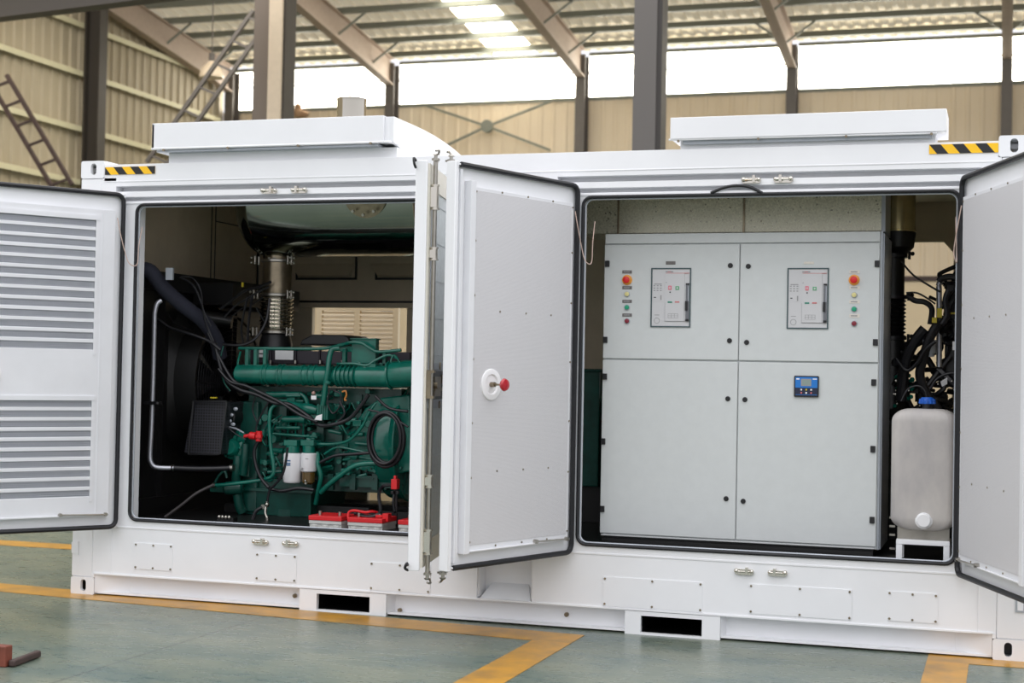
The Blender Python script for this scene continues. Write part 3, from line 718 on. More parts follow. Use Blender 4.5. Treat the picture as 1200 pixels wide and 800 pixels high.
# ------------------------------------------------------------------ doors
def door(hx, s, ang, kind, label):
    a = -s*math.radians(ang); ca, sa = math.cos(a), math.sin(a)
    def T(p): x = p.x*s; return Vector((hx+x*ca-p.y*sa, -.03+x*sa+p.y*ca, p.z))
    W = 1.14; z0, z1 = .462, 2.662
    def B(): return MB(T)
    mb = B().box((-.005, -.05, z0), (W-.012, 0, z1)).box((W-.03, -.052, z0-.012), (W, .012, z1+.012))
    if kind != 'outer':
        # rim return
        mb.box((0, 0, z0), (.010, .02, z1)).box((0, 0, z1-.01), (W-.03, .02, z1)).box((0, 0, z0), (W-.03, .02, z0+.01))
    d = build(mb, 'door', white, box_root, label=label, bevel=.003)
    # inner box panel
    xa, xb, za, zb = .072, 1.00, .548, 2.545
    yi = .035
    if kind == 'louvre':
        wins = ((.203, 1.607, .94, 2.475, 13), (.203, .652, .94, 1.297, 10))
        mb = B().plate([(xa, za), (1.07, za), (1.07, zb), (xa, zb)], [[(w[0], w[1]), (w[2], w[1]), (w[2], w[3]), (w[0], w[3])] for w in wins], 1, .0005, yi)
        for w in wins:
            for (p, q) in (((w[0]-.02, w[1]-.012), (w[0], w[3]+.012)), ((w[2], w[1]-.012), (w[2]+.02, w[3]+.012))): mb.box((p[0], yi, p[1]), (q[0], yi+.004, q[1]))
            mb.box((w[0]-.02, yi, w[3]), (w[2]+.02, yi+.007, w[3]+.03))
        mb.box((.155, yi, .56), (.159, yi+.003, 2.53)).box((xa, yi, za), (1.06, yi+.012, za+.008))
        build(mb, 'inner_panel', white_in, d, flat=True)
        for w in wins:
            mb = B(); n = w[4]; p = (w[3]-w[1])/n
            for k in range(n):
                z = w[3]-p*(k+1)
                mb.add([(w[0], .006, z+.028), (w[2], .006, z+.028), (w[2], yi, z+.0), (w[0], yi, z+.0), (w[0], .006, z+.034), (w[2], .006, z+.034), (w[2], yi, z+.020), (w[0], yi, z+.020)],
                       [(0,1,2,3),(7,6,5,4),(0,4,5,1),(1,5,6,2),(2,6,7,3),(3,7,4,0)])
            lv = build(mb, 'louvre', white_in, d, flat=True)
            mb = B().box((w[0], .0035, w[1]), (w[2], .005, w[3]))
            inv = lambda P: ((P-Vector((hx, -.03, 0))).x*s*ca+(P-Vector((hx, -.03, 0))).y*s*sa, P.z)
            build(mb, 'vent_sheet', mat('grey_vent_backing', (150, 153, 160), .6), lv, flat=True)
            # perforated sheet in front of slats gaps
            mb = B()
            for k in range(n):
                z = w[3]-p*(k+1); mb.box((w[0], yi-.006, z+.018), (w[2], yi-.005, z+p))
            build(mb, 'perforated_sheet', perf_mesh, lv, flat=True, uvf=inv)
    elif kind == 'plain':
        mb = B().box((xa, .0005, za), (xb, yi, zb)).box((xb+.0, .0005, za-.01), (xb+.045, yi+.012, zb+.03))
        mb.box((1.085, .0, z0+.03), (1.1, .02, z1-.03)).box((xa, yi, za-.002), (xb, yi+.012, za+.006))
        build(mb, 'inner_panel', white_in, d, flat=True, bevel=.002)
        inv = lambda P: ((P-Vector((hx, -.03, 0))).x*s*ca+(P-Vector((hx, -.03, 0))).y*s*sa, P.z)
        mb = B().box((xa+.018, yi+.0005, za+.035), (xb-.008, yi+.002, zb-.018))
        build(mb, 'lining_sheet', perf_door, d, flat=True, uvf=inv)
        mb = B()
        pts = [(x, z) for x in (xa+.008, xb-.012) for z in (.60, .95, 1.25, 1.6, 1.95, 2.25, 2.52)]+[(x, z) for x in (.28, .52, .76) for z in (za+.018, zb-.008, 1.87, .98)]
        for x, z in pts: mb.cyl((x, yi+.001, z), (x, yi+.0045, z), .0055, n=8)
        build(mb, 'screws', dsteel, d)
    if kind in ('louvre', 'plain'):
        # black seal along top, hinge side and bottom
        r = .05; P = [(W-.035, z1-.006)]
        for k in range(7): g = math.radians(90+90*k/6); P.append((.012+r+r*math.cos(g), z1-.006-r+r*math.sin(g)))
        for k in range(7): g = math.radians(180+90*k/6); P.append((.012+r+r*math.cos(g), z0+.006+r+r*math.sin(g)))
        P.append((W-.035, z0+.006))
        build(B().tube([(x, .022, z) for x, z in P], .0155, 8, smooth=False), 'door_seal', black, d)
        # emergency release: dish, rod, red knob
        kx, kz = (.83 if kind == 'plain' else .885), 1.462
        y = yi+.002 if kind == 'plain' else yi
        if hx < 5:
            mb = B().lathe((kx, y-.001, kz), (kx, y+.008, kz), [(0, .088), (.8, .086), (1, .080), (1, .058), (.2, .05), (.2, .001)], 32)
            dish = build(mb, 'release_dish', white_b, d)
            mb = B().cyl((kx, y, kz), (kx, y+.03, kz), .014, n=12).cyl((kx, y+.03, kz), (kx, y+.085, kz), .006, n=10)
            build(mb, 'release_rod', dsteel, dish)
            build(B().lathe((kx, y+.082, kz), (kx, y+.115, kz), [(0, .012), (.1, .03), (.45, .036), (.8, .03), (1, .004)], 24), 'release_knob', redknob, dish, label='round dark red knob')
        build(B().cyl((.09, yi+.018, .555), (.40, yi+.018, .562), .005, n=8).cyl((.40, yi, .562), (.40, yi+.026, .562), .012, n=8).cyl((.095, yi, .555), (.095, yi+.026, .555), .012, n=8), 'door_stay', steel, d)
        # earth wire from door to frame
        sp = T(Vector((.06, yi+.004, 2.50))); e = Vector((hx+(.105 if s > 0 else -.05), .03, 2.45))
        e2 = Vector((hx+(.10 if s > 0 else -.04), -.015, 2.2))
        mid = T(Vector((.005, .06, 2.26)))
        build(MB().tube([sp, sp.lerp(mid, .5)+Vector((0, -.012, .01)), mid, (mid+e2)/2-Vector((0, .02, .03)), e2, (e2+e)/2+Vector((0, -.01, 0)), e], .003, 6), 'earth_wire', wire_m, d)
    if kind == 'outer':
        # recessed galvanised outer field with folded ribs, seen at a glancing angle
        mb = B().plate([(.0, z0), (W-.03, z0), (W-.03, z1), (0, z1)], [[(.12, z0+.13), (W-.10, z0+.13), (W-.10, z1-.13), (.12, z1-.13)]], 1, -.062, -.0505)
        build(mb, 'outer_frame', mat('warm_white_outer_skin', (224, 220, 208), .5), d, flat=True)
        mb = B().box((.125, -.0525, z0+.135), (W-.105, -.0505, z1-.135))
        for k in range(9): mb.box((.2, -.056, .78+.21*k), (W-.25, -.0526, .84+.21*k))
        build(mb, 'outer_skin', galvm2, d, flat=True)
        build(B().box((W-.12, -.0625, z0+.05), (W-.10, -.0505, z1-.2)), 'rib', strip, d, flat=True)
        # square gasket hooks on free edge
        build(B().tube([(W-.005, .012, z1+.01), (W+.02, .02, z1+.02), (W+.03, .015, z1-.01), (W+.01, .01, z1-.03)], .007, 8).tube([(W-.01, .012, z0-.01), (W+.03, .02, z0+.005), (W+.035, .01, z0+.03), (W+.01, .01, z0+.02)], .008, 8), 'seal_end', black, d)
    if kind in ('outer', 'plain'):
        y = -.085; x = W-.075
        rod = build(B().cyl((x, y, z0-.03), (x, y, z1+.02), .0125, n=14), 'lock_rod', steel, d)
        for z, q in ((z1+.02, 1), (z0-.03, -1)):
            mb = B(); mb.cyl((x, y, z), (x, y, z+.012*q), .022, n=12).cyl((x, y, z+.012*q), (x, y, z+.03*q), .010, n=10).cyl((x, y, z+.03*q), (x, y, z+.038*q), .020, .012, n=12)
            mb.box((x-.035, y-.012, z-.004), (x+.035, y+.006, z+.006)).tube([(x-.02, y-.01, z+.036*q), (x+.0, y-.018, z+.055*q), (x+.028, y-.004, z+.05*q)], .006, 6)
            build(mb, 'rod_cam', steel, rod)
        if kind == 'outer':
            for z in (2.48, 2.17, .93, .60):
                h = .055 if z in (2.48, .60) else .022
                mb = B().box((x-.024, -.098, z-h), (x+.024, -.0505, z+h)).cyl((x, y, z-h-.006), (x, y, z+h+.006), .021, n=14).cyl((x, y, z-h-.014), (x, y, z-h-.006), .026, n=14).cyl((x, y, z+h+.006), (x, y, z+h+.014), .026, n=14)
                build(mb, 'rod_guide', chrome, rod)
            # lock box plate and recessed latch
            lb = build(B().box((.06, -.072, 1.325), (x-.01, -.0626, 1.575)).box((.06, -.082, 1.54), (x-.02, -.0721, 1.575)).box((.06, -.082, 1.325), (x-.02, -.0721, 1.36)), 'lock_box', strip, d, flat=True)
            mb = B().plate(rrect(.30, 1.372, x-.03, 1.532, .075, 6), [], 1, -.0735, -.0722)
            build(mb, 'latch_recess', blackd, lb, flat=True)
            mb = B().box((x-.45, -.10, 1.42), (x-.06, -.0736, 1.435)).box((x-.33, -.085, 1.39), (x-.12, -.0736, 1.50)).box((x-.55, -.082, 1.46), (x-.4, -.0736, 1.51)).cyl((x-.1, -.105, 1.45), (x-.1, -.0736, 1.45), .02, n=12)
            for z in (1.56, 1.342):
                for xx in (x-.30, x-.50): mb.cyl((xx, -.0875, z), (xx, -.082, z), .022, n=10)
            mb.box((x-.02, -.105, 1.38), (x+.03, -.0505, 1.395)).box((x-.02, -.105, 1.52), (x+.03, -.0505, 1.535)).box((x+.022, -.088, 1.395), (x+.034, -.052, 1.52))
            build(mb, 'latch', dsteel, lb)
    # hinges
    for z in (.75, 1.55, 2.38):
        build(B().cyl((-.008, -.04, z-.045), (-.008, -.04, z+.045), .011, n=10), 'hinge', white, d)
    return d
galvm2 = mat('pale_galvanised_sheet', (212, 218, 218), .45, .4, noise=.12, nscale=30)
door(.353, 1, 125, 'louvre', 'white leaf with two louvred vents, hinged at far left')
door(2.655, -1, 101.3, 'outer', 'white leaf seen edge-on with steel lock rod')
door(3.46, 1, 110, 'plain', 'white leaf with grey lining sheet and red knob')
door(5.705, -1, 110, 'plain', 'white leaf with grey lining sheet, cut by the right edge of the photo')


# ================================================================== CONTROL CABINET
YC = .35
cx0, cx1 = at(706, 450, YC).x, 5.222
cz0, cz1 = .534, 2.405
cr = empty('control_cabinet', ((cx0+cx1)/2, YC+.4, .5), 'wide light grey electrical cabinet with four doors in the right opening', 'electrical cabinet')
build(MB().box((cx0+.004, YC+.0, cz0), (cx1, YC+.60, cz1)), 'body', cab, cr, flat=True, bevel=.003)
build(MB().box((cx0+.02, YC+.02, .5), (cx1-.02, YC+.58, cz0-.0005)).box((cx0+.015, YC-.012, .499), (cx1-.02, YC+.02, .522)), 'plinth', blackp, cr, flat=True)
build(MB().box((cx1+.0005, YC+.004, cz0), (cx1+.012, YC+.05, cz1)).box((cx1+.0125, YC+.03, cz0), (cx1+.02, YC+.6, cz1-.01)), 'edge_strip', strip, cr, flat=True)
zt = at(868, 285, YC).z; zm0 = at(868, 423, YC).z; zb = at(868, 632, YC).z
xm = at(867, 350, YC).x
ddefs = [('upper left door', cx0+.004, xm-.003, zm0+.005, zt-.005), ('upper right door', xm+.003, cx1-.004, zm0+.005, zt-.005),
         ('lower left door', cx0+.004, xm-.003, zb, zm0-.005), ('lower right door', xm+.003, cx1-.004, zb, zm0-.005)]
cd = []
for nm, a, b, z0, z1 in ddefs:
    cd.append(build(MB().box((a, YC-.018, z0), (b, YC-.001, z1)), 'door', cab, cr, flat=True, bevel=.003))
build(MB().box((cx0+.006, YC-.0165, zt+.002), (cx1-.003, YC-.001, cz1-.002)), 'top_panel', cab, cr, flat=True, bevel=.003)
build(MB().box((cx0+.012, YC-.012, cz0+.002), (cx1-.012, YC-.001, zb-.006)), 'kick_panel', cab, cr, flat=True, bevel=.003)
yf = YC-.018
def P(u, v): return at(u, v, yf)
for (u, v), k in (((712, 309), 0), (((709.5, 398)), 0), ((1028, 309), 1), ((1026, 401), 1), ((709, 441), 2), ((707, 517), 2), ((706, 596), 2), ((1024, 448), 3), ((1023, 526), 3), ((1022, 609), 3)):
    p = P(u, v); build(MB().box((p.x-.014, yf-.012, p.z-.019), (p.x+.014, yf-.0005, p.z+.019)), 'hinge', blackd, cd[k], bevel=.002)
for (u, v), k in (((856, 311), 0), ((855, 399), 0), ((877, 312), 1), ((875, 401), 1), ((853, 467), 2), ((851, 584), 2), ((873, 468), 3), ((871, 587), 3)):
    p = P(u, v); build(MB().lathe((p.x, yf-.0005, p.z), (p.x, yf-.010, p.z), [(0, .015), (.6, .015), (1, .011)], 20).box((p.x-.0015, yf-.011, p.z-.007), (p.x+.0015, yf-.010, p.z+.007)), 'quarter_turn_lock', blackd, cd[k])
# push buttons and labels
def buttons(d, us, vs, lm, lu, which):
    lv = [318.5, 337, 353, 369] if which == 0 else [318.5, 337, 353.5, 370]
    for (u, v), dv in zip([(lu, q) for q in lv], range(4)):
        p = P(u, v); b = build(MB().box((p.x-.030, yf-.003, p.z-.0095), (p.x+.030, yf-.0005, p.z+.0095)).mi(1).box((p.x-.022, yf-.0034, p.z-.003), (p.x+.016, yf-.003, p.z+.0035)), 'label_plate', [lm, greyl], d, flat=True)
    p = P(us, vs[0])
    b = build(MB().lathe((p.x, yf-.0005, p.z), (p.x, yf-.006, p.z), [(0, .032), (.8, .032), (1, .029)], 28), 'emergency_stop', amber, d, label='red mushroom emergency stop on an amber ring')
    build(MB().lathe((p.x, yf-.006, p.z), (p.x, yf-.034, p.z), [(0, .012), (.45, .012), (.5, .020), (.85, .021), (1, .014)], 24), 'mushroom_head', red, b)
    for v, m, nm, lb in ((vs[1], yellowb, 'indicator_lamp', 'pale yellow lamp'), (vs[2], greenb, 'push_button', 'green button'), (vs[3], dredb, 'push_button', 'dark red button')):
        p = P(us, v); b = build(MB().lathe((p.x, yf-.0005, p.z), (p.x, yf-.008, p.z), [(0, .0175), (.8, .0175), (1, .016)], 24), nm, strip, d, label=lb)
        build(MB().lathe((p.x, yf-.008, p.z), (p.x, yf-.015, p.z), [(0, .0145), (.7, .0135), (1, .007)], 20), 'lens', m, b)
buttons(cd[0], 735, (328, 344.5, 360, 376), label_d, 735, 0)
buttons(cd[1], 1001, (328, 345.5, 362, 379), label_w, 1001.5, 1)
p = P(786, 308); build(MB().box((p.x-.030, yf-.003, p.z-.010), (p.x+.030, yf-.0005, p.z+.010)), 'label_plate', label_d, cd[0], flat=True)
p = P(948, 308); build(MB().box((p.x-.030, yf-.003, p.z-.007), (p.x+.030, yf-.0005, p.z+.007)), 'label_plate', label_w, cd[1], flat=True)
# circuit breakers behind cut-outs
bdark = mat('breaker_frame_teal_grey', (64, 84, 88), .4); bface = mat('breaker_face_grey', (206, 206, 208), .4)
pinkp = mat('pink_print', (224, 110, 130), .4); greenp = mat('green_print', (90, 170, 120), .4); redp = mat('red_thin_print', (205, 110, 110), .4); tealp = mat('teal_print', (60, 140, 120), .4)
def breaker(d, u0, v0, u1, v1):
    a = P(u0, v0); b = P(u1, v1); W = b.x-a.x; H = a.z-b.z
    def q(s, t): return a.x+W*s, a.z-H*t
    def rect(mb, s0, t0, s1, t1, y0, y1): x0, z0 = q(s0, t0); x1, z1 = q(s1, t1); mb.box((x0, yf-y1, z0), (x1, yf-y0, z1))
    mb = MB(); f = .035
    x0, z0 = q(0, 1); x1, z1 = q(1, 0); w = .007
    mb.plate([(x0, z0), (x1, z0), (x1, z1), (x0, z1)], [[(x0+w, z0+w), (x1-w, z0+w), (x1-w, z1-w), (x0+w, z1-w)]], 1, yf-.007, yf-.0005)
    r = build(mb, 'circuit_breaker', bdark, d, flat=True)
    mb = MB(); mb.mi(0); rect(mb, .03, .02, .97, .98, .0005, .003)
    rect(mb, .35, .08, .84, .90, .003, .007)      # raised front plate
    rect(mb, .05, .26, .29, .56, .003, .0045)
    mb.mi(1)
    for s in (.09, .17, .25): 
        for t in (.30, .34, .38): rect(mb, s-.025, t-.008, s+.02, t+.008, .0045, .0052)
    rect(mb, .08, .265, .27, .28, .0045, .0052); rect(mb, .24, .46, .27, .54, .0045, .006)
    rect(mb, .44, .77, .69, .775, .007, .0075); rect(mb, .44, .84, .69, .845, .007, .0075); rect(mb, .44, .77, .448, .845, .007, .0075); rect(mb, .52, .77, .528, .845, .007, .0075); rect(mb, .60, .77, .608, .845, .007, .0075); rect(mb, .68, .77, .69, .845, .007, .0075); rect(mb, .44, .805, .69, .81, .007, .0075)
    rect(mb, .36, .895, .93, .90, .003, .0075); rect(mb, .10, .79, .22, .80, .003, .0036); rect(mb, .36, .055, .55, .075, .003, .0045)
    rect(mb, .37, .24, .40, .25, .007, .0076); rect(mb, .36, .58, .365, .9, .003, .0076)
    mb.mi(2); rect(mb, .37, .085, .95, .092, .003, .0078); rect(mb, .41, .06, .50, .068, .003, .0047)
    mb.mi(3); rect(mb, .44, .30, .52, .37, .007, .010)
    mb.mi(0); rect(mb, .46, .315, .475, .355, .010, .0106); rect(mb, .485, .315, .50, .355, .010, .0106)
    mb.mi(4); rect(mb, .62, .31, .71, .37, .007, .010); mb.mi(0); rect(mb, .645, .325, .685, .355, .010, .0106)
    mb.mi(5); rect(mb, .43, .565, .54, .59, .007, .009); mb.mi(2); rect(mb, .61, .565, .72, .585, .007, .009)
    mb.mi(6); rect(mb, .47, .40, .50, .42, .007, .009); rect(mb, .08, .49, .13, .505, .0045, .006); rect(mb, .88, .26, .96, .285, .003, .012)
    build(mb, 'front_plate', [bface, greyl, redp, pinkp, greenp, tealp, blackd], r, flat=True)
    mb = MB(); mb.mi(0); rect(mb, .88, .29, .96, .90, .003, .010); mb.mi(1); rect(mb, .87, .56, .93, .72, .010, .016); rect(mb, .88, .86, .96, .9, .010, .013)
    mb.mi(2); rect(mb, .935, .30, .955, .56, .010, .012)
    build(mb, 'charging_lever', [mat('dark_lever_grey', (110, 112, 118), .4), blackd, strip], r, flat=True)
    x, z = q(.16, .89)
    build(MB().tube([(x+.017*math.cos(g), yf-.004, z+.017*math.sin(g)) for g in [2*PI*k/16 for k in range(16)]], .0012, 5, closed=True, smooth=False), 'key_ring', greyl, r)
breaker(cd[0], 763.5, 314, 809, 383.5)
breaker(cd[1], 923, 314, 970.5, 385.5)
# blue controller
a = P(931, 440); b = P(959.5, 465.5); W = b.x-a.x; H = a.z-b.z
mb = MB().plate(rrect(a.x, b.z, b.x, a.z, .006, 3), [], 1, yf-.012, yf-.0005)
r = build(mb, 'controller', blackd, cd[3], flat=True, label='blue-faced controller with small display')
def rc(mb, s0, t0, s1, t1, y0, y1): mb.box((a.x+W*s0, yf-y1, a.z-H*t0), (a.x+W*s1, yf-y0, a.z-H*t1)); return mb
mb = MB(); rc(mb, .05, .06, .95, .56, .012, .0132); mb.mi(1); rc(mb, .05, .57, .95, .93, .012, .0132); mb.mi(0); rc(mb, .07, .88, .93, .90, .0132, .0136)
mb.mi(2); rc(mb, .28, .14, .70, .48, .0132, .0145); mb.mi(3); rc(mb, .34, .19, .66, .43, .0145, .015)
mb.mi(4); rc(mb, .09, .12, .22, .18, .0132, .0138); rc(mb, .76, .12, .92, .17, .0132, .0138)
build(mb, 'face_plate', [blue2, navy, greyl, lcd, white_b], r, flat=True)
mb = MB()
for i, s in enumerate((.30, .50, .70)):
    for j, t in enumerate((.65, .80)):
        mb.mi(1 if (i, j) == (1, 0) else 0 if (i+j) % 2 else 2); x = a.x+W*s; z = a.z-H*t; mb.cyl((x, yf-.0132, z), (x, yf-.0155, z), .0055, n=12)
build(mb, 'keypad', [redp, yel, white_b], r)

# ================================================================== AIR DUCT over the cabinet
YD = .62
dx1 = at(1037, 250, YD).x; dz0 = at(900, 272, YD).z
dr_ = empty('air_duct', ((3.35+dx1)/2, YD+.2, dz0), 'long galvanised rectangular duct running above the grey cabinet', 'duct')
build(MB().box((3.30, YD, dz0), (dx1, YD+.42, 2.775)), 'duct_body', galvm, dr_, flat=True, bevel=.004)
for u in (725, 872): x = at(u, 250, YD).x; build(MB().box((x-.006, YD-.012, dz0-.01), (x+.006, YD-.0005, 2.775)).box((x-.006, YD-.012, dz0-.014), (x+.006, YD+.43, dz0-.001)), 'hanger_strap', dsteel, dr_, flat=True)
build(MB().box((dx1-.02, YD-.006, dz0-.004), (dx1+.004, YD+.424, 2.776)), 'end_flange', strip, dr_, flat=True)
mb = MB()
for u, v in ((892, 259), (1032, 249)): p = at(u, v, YD-.001); mb.cyl((p.x, YD-.0005, p.z), (p.x, YD-.006, p.z), .005, n=8)
build(mb, 'rivets', dsteel, dr_)
for u in (722, 868):
    x = at(u, 273, YD-.05).x
    tag(build(MB().box((x-.03, YD-.12, cz1+.0005), (x+.04, YD-.03, cz1+.006)).bar((x+.02, YD-.05, cz1+.006), (x+.10, YD+.10, dz0-.022), .03, .006), 'duct_bracket', steel, flat=True), 'small steel bracket between cabinet top and duct, '+('left one near the middle door' if u < 800 else 'one above the cabinet centre line'), 'bracket')
tag(build(MB().box((at(742, 272, .8).x, .80, cz1+.0005), (at(862, 272, .8).x, .84, dz0+.02)), 'cable_tray', blackd, flat=True, bevel=.006), 'left black tray in the gap between cabinet top and duct', 'cable tray')
tag(build(MB().box((at(897, 272, .8).x, .80, cz1+.0005), (at(1018, 272, .8).x, .84, dz0+.02)), 'cable_tray', blackd, flat=True, bevel=.006), 'right black tray in the gap between cabinet top and duct', 'cable tray')

# ================================================================== COOLANT TANK
YT = .17
tx0, tx1 = at(1043.5, 550, YT).x, at(1121, 550, YT).x+.003; tz0, tz1 = at(1080, 622, YT).z, at(1080, 479, YT).z
tr = empty('coolant_tank', ((tx0+tx1)/2, YT+.1, tz0), 'milky grey plastic tank with blue cap and white round plug', 'tank')
def supbody(x0, x1, y0, y1, z0, z1, rx):
    # rounded box built from stacked rounded rectangles
    n = 10; mb = MB(); rings = []
    for k in range(2*n+2):
        if k <= n: g = PI/2*k/n; ins = rx*(1-math.sin(g)); z = z0+rx*.75*(1-math.cos(g))
        else: g = PI/2*(2*n+1-k)/n; ins = rx*(1-math.sin(g)); z = z1-rx*.75*(1-math.cos(g))
        q = rrect(x0+ins, y0+ins*.45, x1-ins, y1-ins*.45, .055, 6)
        rings.append([(p[0], p[1], z) for p in q])
    m = len(rings[0]); vs = [p for r in rings for p in r]; fs = []
    for i in range(len(rings)-1):
        for j in range(m): fs.append((i*m+j, i*m+(j+1)%m, (i+1)*m+(j+1)%m, (i+1)*m+j))
    fs += [tuple(reversed(range(m))), tuple((len(rings)-1)*m+j for j in range(m))]
    return mb.add(vs, fs)
tb = build(supbody(tx0, tx1, YT, YT+.22, tz0, tz1, .10), 'tank_body', tank_m, tr, ang=60)
p = at(1086.5, 474, YT+.1)
build(MB().cyl((p.x, YT+.1, tz1-.005), (p.x, YT+.1, tz1+.028), .028, n=20), 'filler_neck', blackd, tr)
mb = MB().lathe((p.x, YT+.1, tz1+.0285), (p.x, YT+.1, tz1+.066), [(0, .042), (.5, .044), (.9, .034), (1, .03)], 24)
for k in range(12): g = 2*PI*k/12; mb.cyl((p.x+.044*math.cos(g), YT+.1+.044*math.sin(g), tz1+.03), (p.x+.04*math.cos(g), YT+.1+.04*math.sin(g), tz1+.056), .005, n=6)
build(mb, 'cap', blue, tr, label='blue screw cap')
p = at(1082.5, 609.5, YT)
build(MB().lathe((p.x, YT+.004, p.z), (p.x, YT-.028, p.z), [(0, .050), (.12, .048), (.13, .041), (.85, .040), (1, .034)], 28), 'round_plug', white_b, tr)
p = at(1093, 627, YT+.05); build(MB().cyl((p.x, YT+.05, tz0+.01), (p.x, YT+.05, tz0-.035), .006, n=8), 'drain_pin', strip, tr)
sz1 = at(1080, 633, YT).z
sx0, sx1 = at(1050, 640, YT).x, at(1113, 640, YT).x
sr = empty('tank_stand', ((sx0+sx1)/2, YT+.1, .498), 'small white steel frame under the coolant tank', 'stand')
mb = MB().box((sx0, YT, sz1-.028), (sx1, YT+.2, sz1)).box((sx0, YT, .4985), (sx0+.035, YT+.035, sz1-.0285)).box((sx1-.035, YT, .4985), (sx1, YT+.035, sz1-.0285)).box((sx0, YT+.165, .4985), (sx0+.035, YT+.2, sz1-.0285)).box((sx1-.035, YT+.165, .4985), (sx1, YT+.2, sz1-.0285))
build(mb, 'frame', white, sr, flat=True, bevel=.003)
build(MB().box((sx0+.004, YT+.04, sz1+.0005), (sx1-.004, YT+.06, tz0+.03)).box((sx0+.02, YT+.061, sz1+.0005), (sx1-.02, YT+.2, tz0-.001)), 'cradle_plate', mat('weathered_steel_plate', (150, 146, 138), .5, .3, noise=.2), sr, flat=True)

# ================================================================== RADIATOR (left end of the container)
rr = empty('radiator', (.30, 1.2, .498), 'large black radiator with fan at the left end behind the louvred door', 'radiator')
XR = .30
mb = MB().box((.14, .18, .4985), (XR-.03, 2.25, 2.18)); build(mb, 'core', blackp, rr, flat=True)
mb = MB().box((.12, .14, .4985), (XR+.02, .26, 2.19)).box((.12, 2.15, .4985), (XR+.02, 2.27, 2.19)).box((.12, .26, 2.06), (XR+.02, 2.15, 2.19)).box((.12, .26, .4985), (XR+.02, 2.15, .62))
for yy in (.6,): mb.box((XR-.03, yy, .62), (XR+.01, yy+.05, 2.06))
for z in (.7, .95, 1.2, 1.45, 1.7, 1.95): mb.cyl((XR+.02, .2, z), (XR+.032, .2, z), .010, n=8)
build(mb, 'frame', blackp, rr, flat=True)
fx, fy, fz = XR+.12, 1.20, 1.42
mb = MB().lathe((XR-.029, fy, fz), (XR+.20, fy, fz), [(0, .60), (.3, .52), (1, .50), (1, .48), (.3, .50), (.0, .50)], 40)
build(mb, 'fan_shroud', blackp, rr)
fh = build(MB().cyl((XR+.0, fy, fz), (XR+.30, fy, fz), .10, n=20), 'fan_hub', blackd, rr)
mb = MB()
for k in range(8):
    g = 2*PI*k/8; c, s_ = math.cos(g), math.sin(g); c2, s2 = math.cos(g+.30), math.sin(g+.30)
    mb.add([(XR+.06, fy+c*.1, fz+s_*.1), (XR+.06, fy+c*.46, fz+s_*.46), (XR+.13, fy+c2*.46, fz+s2*.46), (XR+.13, fy+c2*.1, fz+s2*.1),
            (XR+.066, fy+c*.1, fz+s_*.1), (XR+.066, fy+c*.46, fz+s_*.46), (XR+.136, fy+c2*.46, fz+s2*.46), (XR+.136, fy+c2*.1, fz+s2*.1)],
           [(0,1,2,3),(7,6,5,4),(0,4,5,1),(1,5,6,2),(2,6,7,3),(3,7,4,0)])
build(mb, 'fan_blades', blackd, fh, flat=True)
mb = MB()
for rr_ in [.10+.035*k for k in range(12)]:
    mb.tube([(XR+.215, fy+rr_*math.cos(g), fz+rr_*math.sin(g)) for g in [2*PI*k/32 for k in range(32)]], .0022, 4, closed=True, smooth=False)
for k in range(4): g = PI*k/4; mb.bar((XR+.215, fy+.5*math.cos(g), fz+.5*math.sin(g)), (XR+.215, fy-.5*math.cos(g), fz-.5*math.sin(g)), .006, .006)
build(mb, 'fan_guard', hose_m, rr)
# perforated belt guard box in front of the fan
a = at(222, 470, .62); b_ = at(265, 532, .62)
inv = lambda Pp: (Pp.x+Pp.z*.0 + Pp.y*.3, Pp.z)
mb = MB().add([(a.x+.03, .62, a.z), (b_.x+.01, .62, a.z), (b_.x-.03, .60, b_.z), (a.x-.02, .60, b_.z), (a.x+.03, .95, a.z), (b_.x+.01, .95, a.z), (b_.x-.03, .95, b_.z), (a.x-.02, .95, b_.z)],
             [(0,1,2,3),(7,6,5,4),(0,4,5,1),(1,5,6,2),(2,6,7,3),(3,7,4,0)])
build(mb, 'belt_guard', perf_guard, rr, flat=True, uvf=inv, label='black expanded metal guard box')
mb = MB()
for q0, q1 in (((227, 470), (266, 470)), ((221, 532), (257, 532)), ((266, 470), (258, 532)), ((227, 470), (221, 532))): mb.bar(at(*q0, .60), at(*q1, .595), .012, .012)
build(mb, 'guard_rim', blackd, rr, flat=True)
build(MB().box((at(248, 466, .66).x, .64, at(248, 466.5, .66).z), (at(255, 466, .66).x, .66, at(248, 465, .66).z)), 'sticker', yel, rr, flat=True)
# aluminium overflow pipe
pp = [at(189, 352, .36), at(184, 356, .34), at(181.5, 366, .33), at(181, 378, .33), at(179.5, 440, .33), at(177.5, 500, .33), at(176, 528, .33), at(176.5, 540, .33), at(181, 546.5, .34), at(190, 548, .36), at(203, 548, .40)]
ap = build(MB().tube(pp, .0165, 12, sub=5), 'coolant_pipe', alu, rr, label='bare aluminium pipe with bend at the bottom')
build(MB().box((at(171, 472, .33).x, .30, at(179, 474, .33).z), (at(187, 472, .33).x, .36, at(179, 470, .33).z)).cyl(at(184.5, 472, .30), at(184.5, 472, .285), .009, n=10), 'pipe_clip', blackd, ap)
mb = MB().tube([at(200, 548, .4), at(225, 549, .48), at(250, 549, .56), at(272, 548, .62)], .019, 12)
build(mb, 'rubber_hose', hose_m, rr)
mb = MB(); q = at(202, 548, .4); mb.cyl(q-Vector((.008, 0, 0)), q+Vector((.01, 0, 0)), .023, n=16); q = at(272, 548, .62); mb.cyl(q-Vector((.012, 0, 0)), q+Vector((.012, 0, 0)), .024, n=16)
pieces(mb, 'hose_clamp', steel, rr)
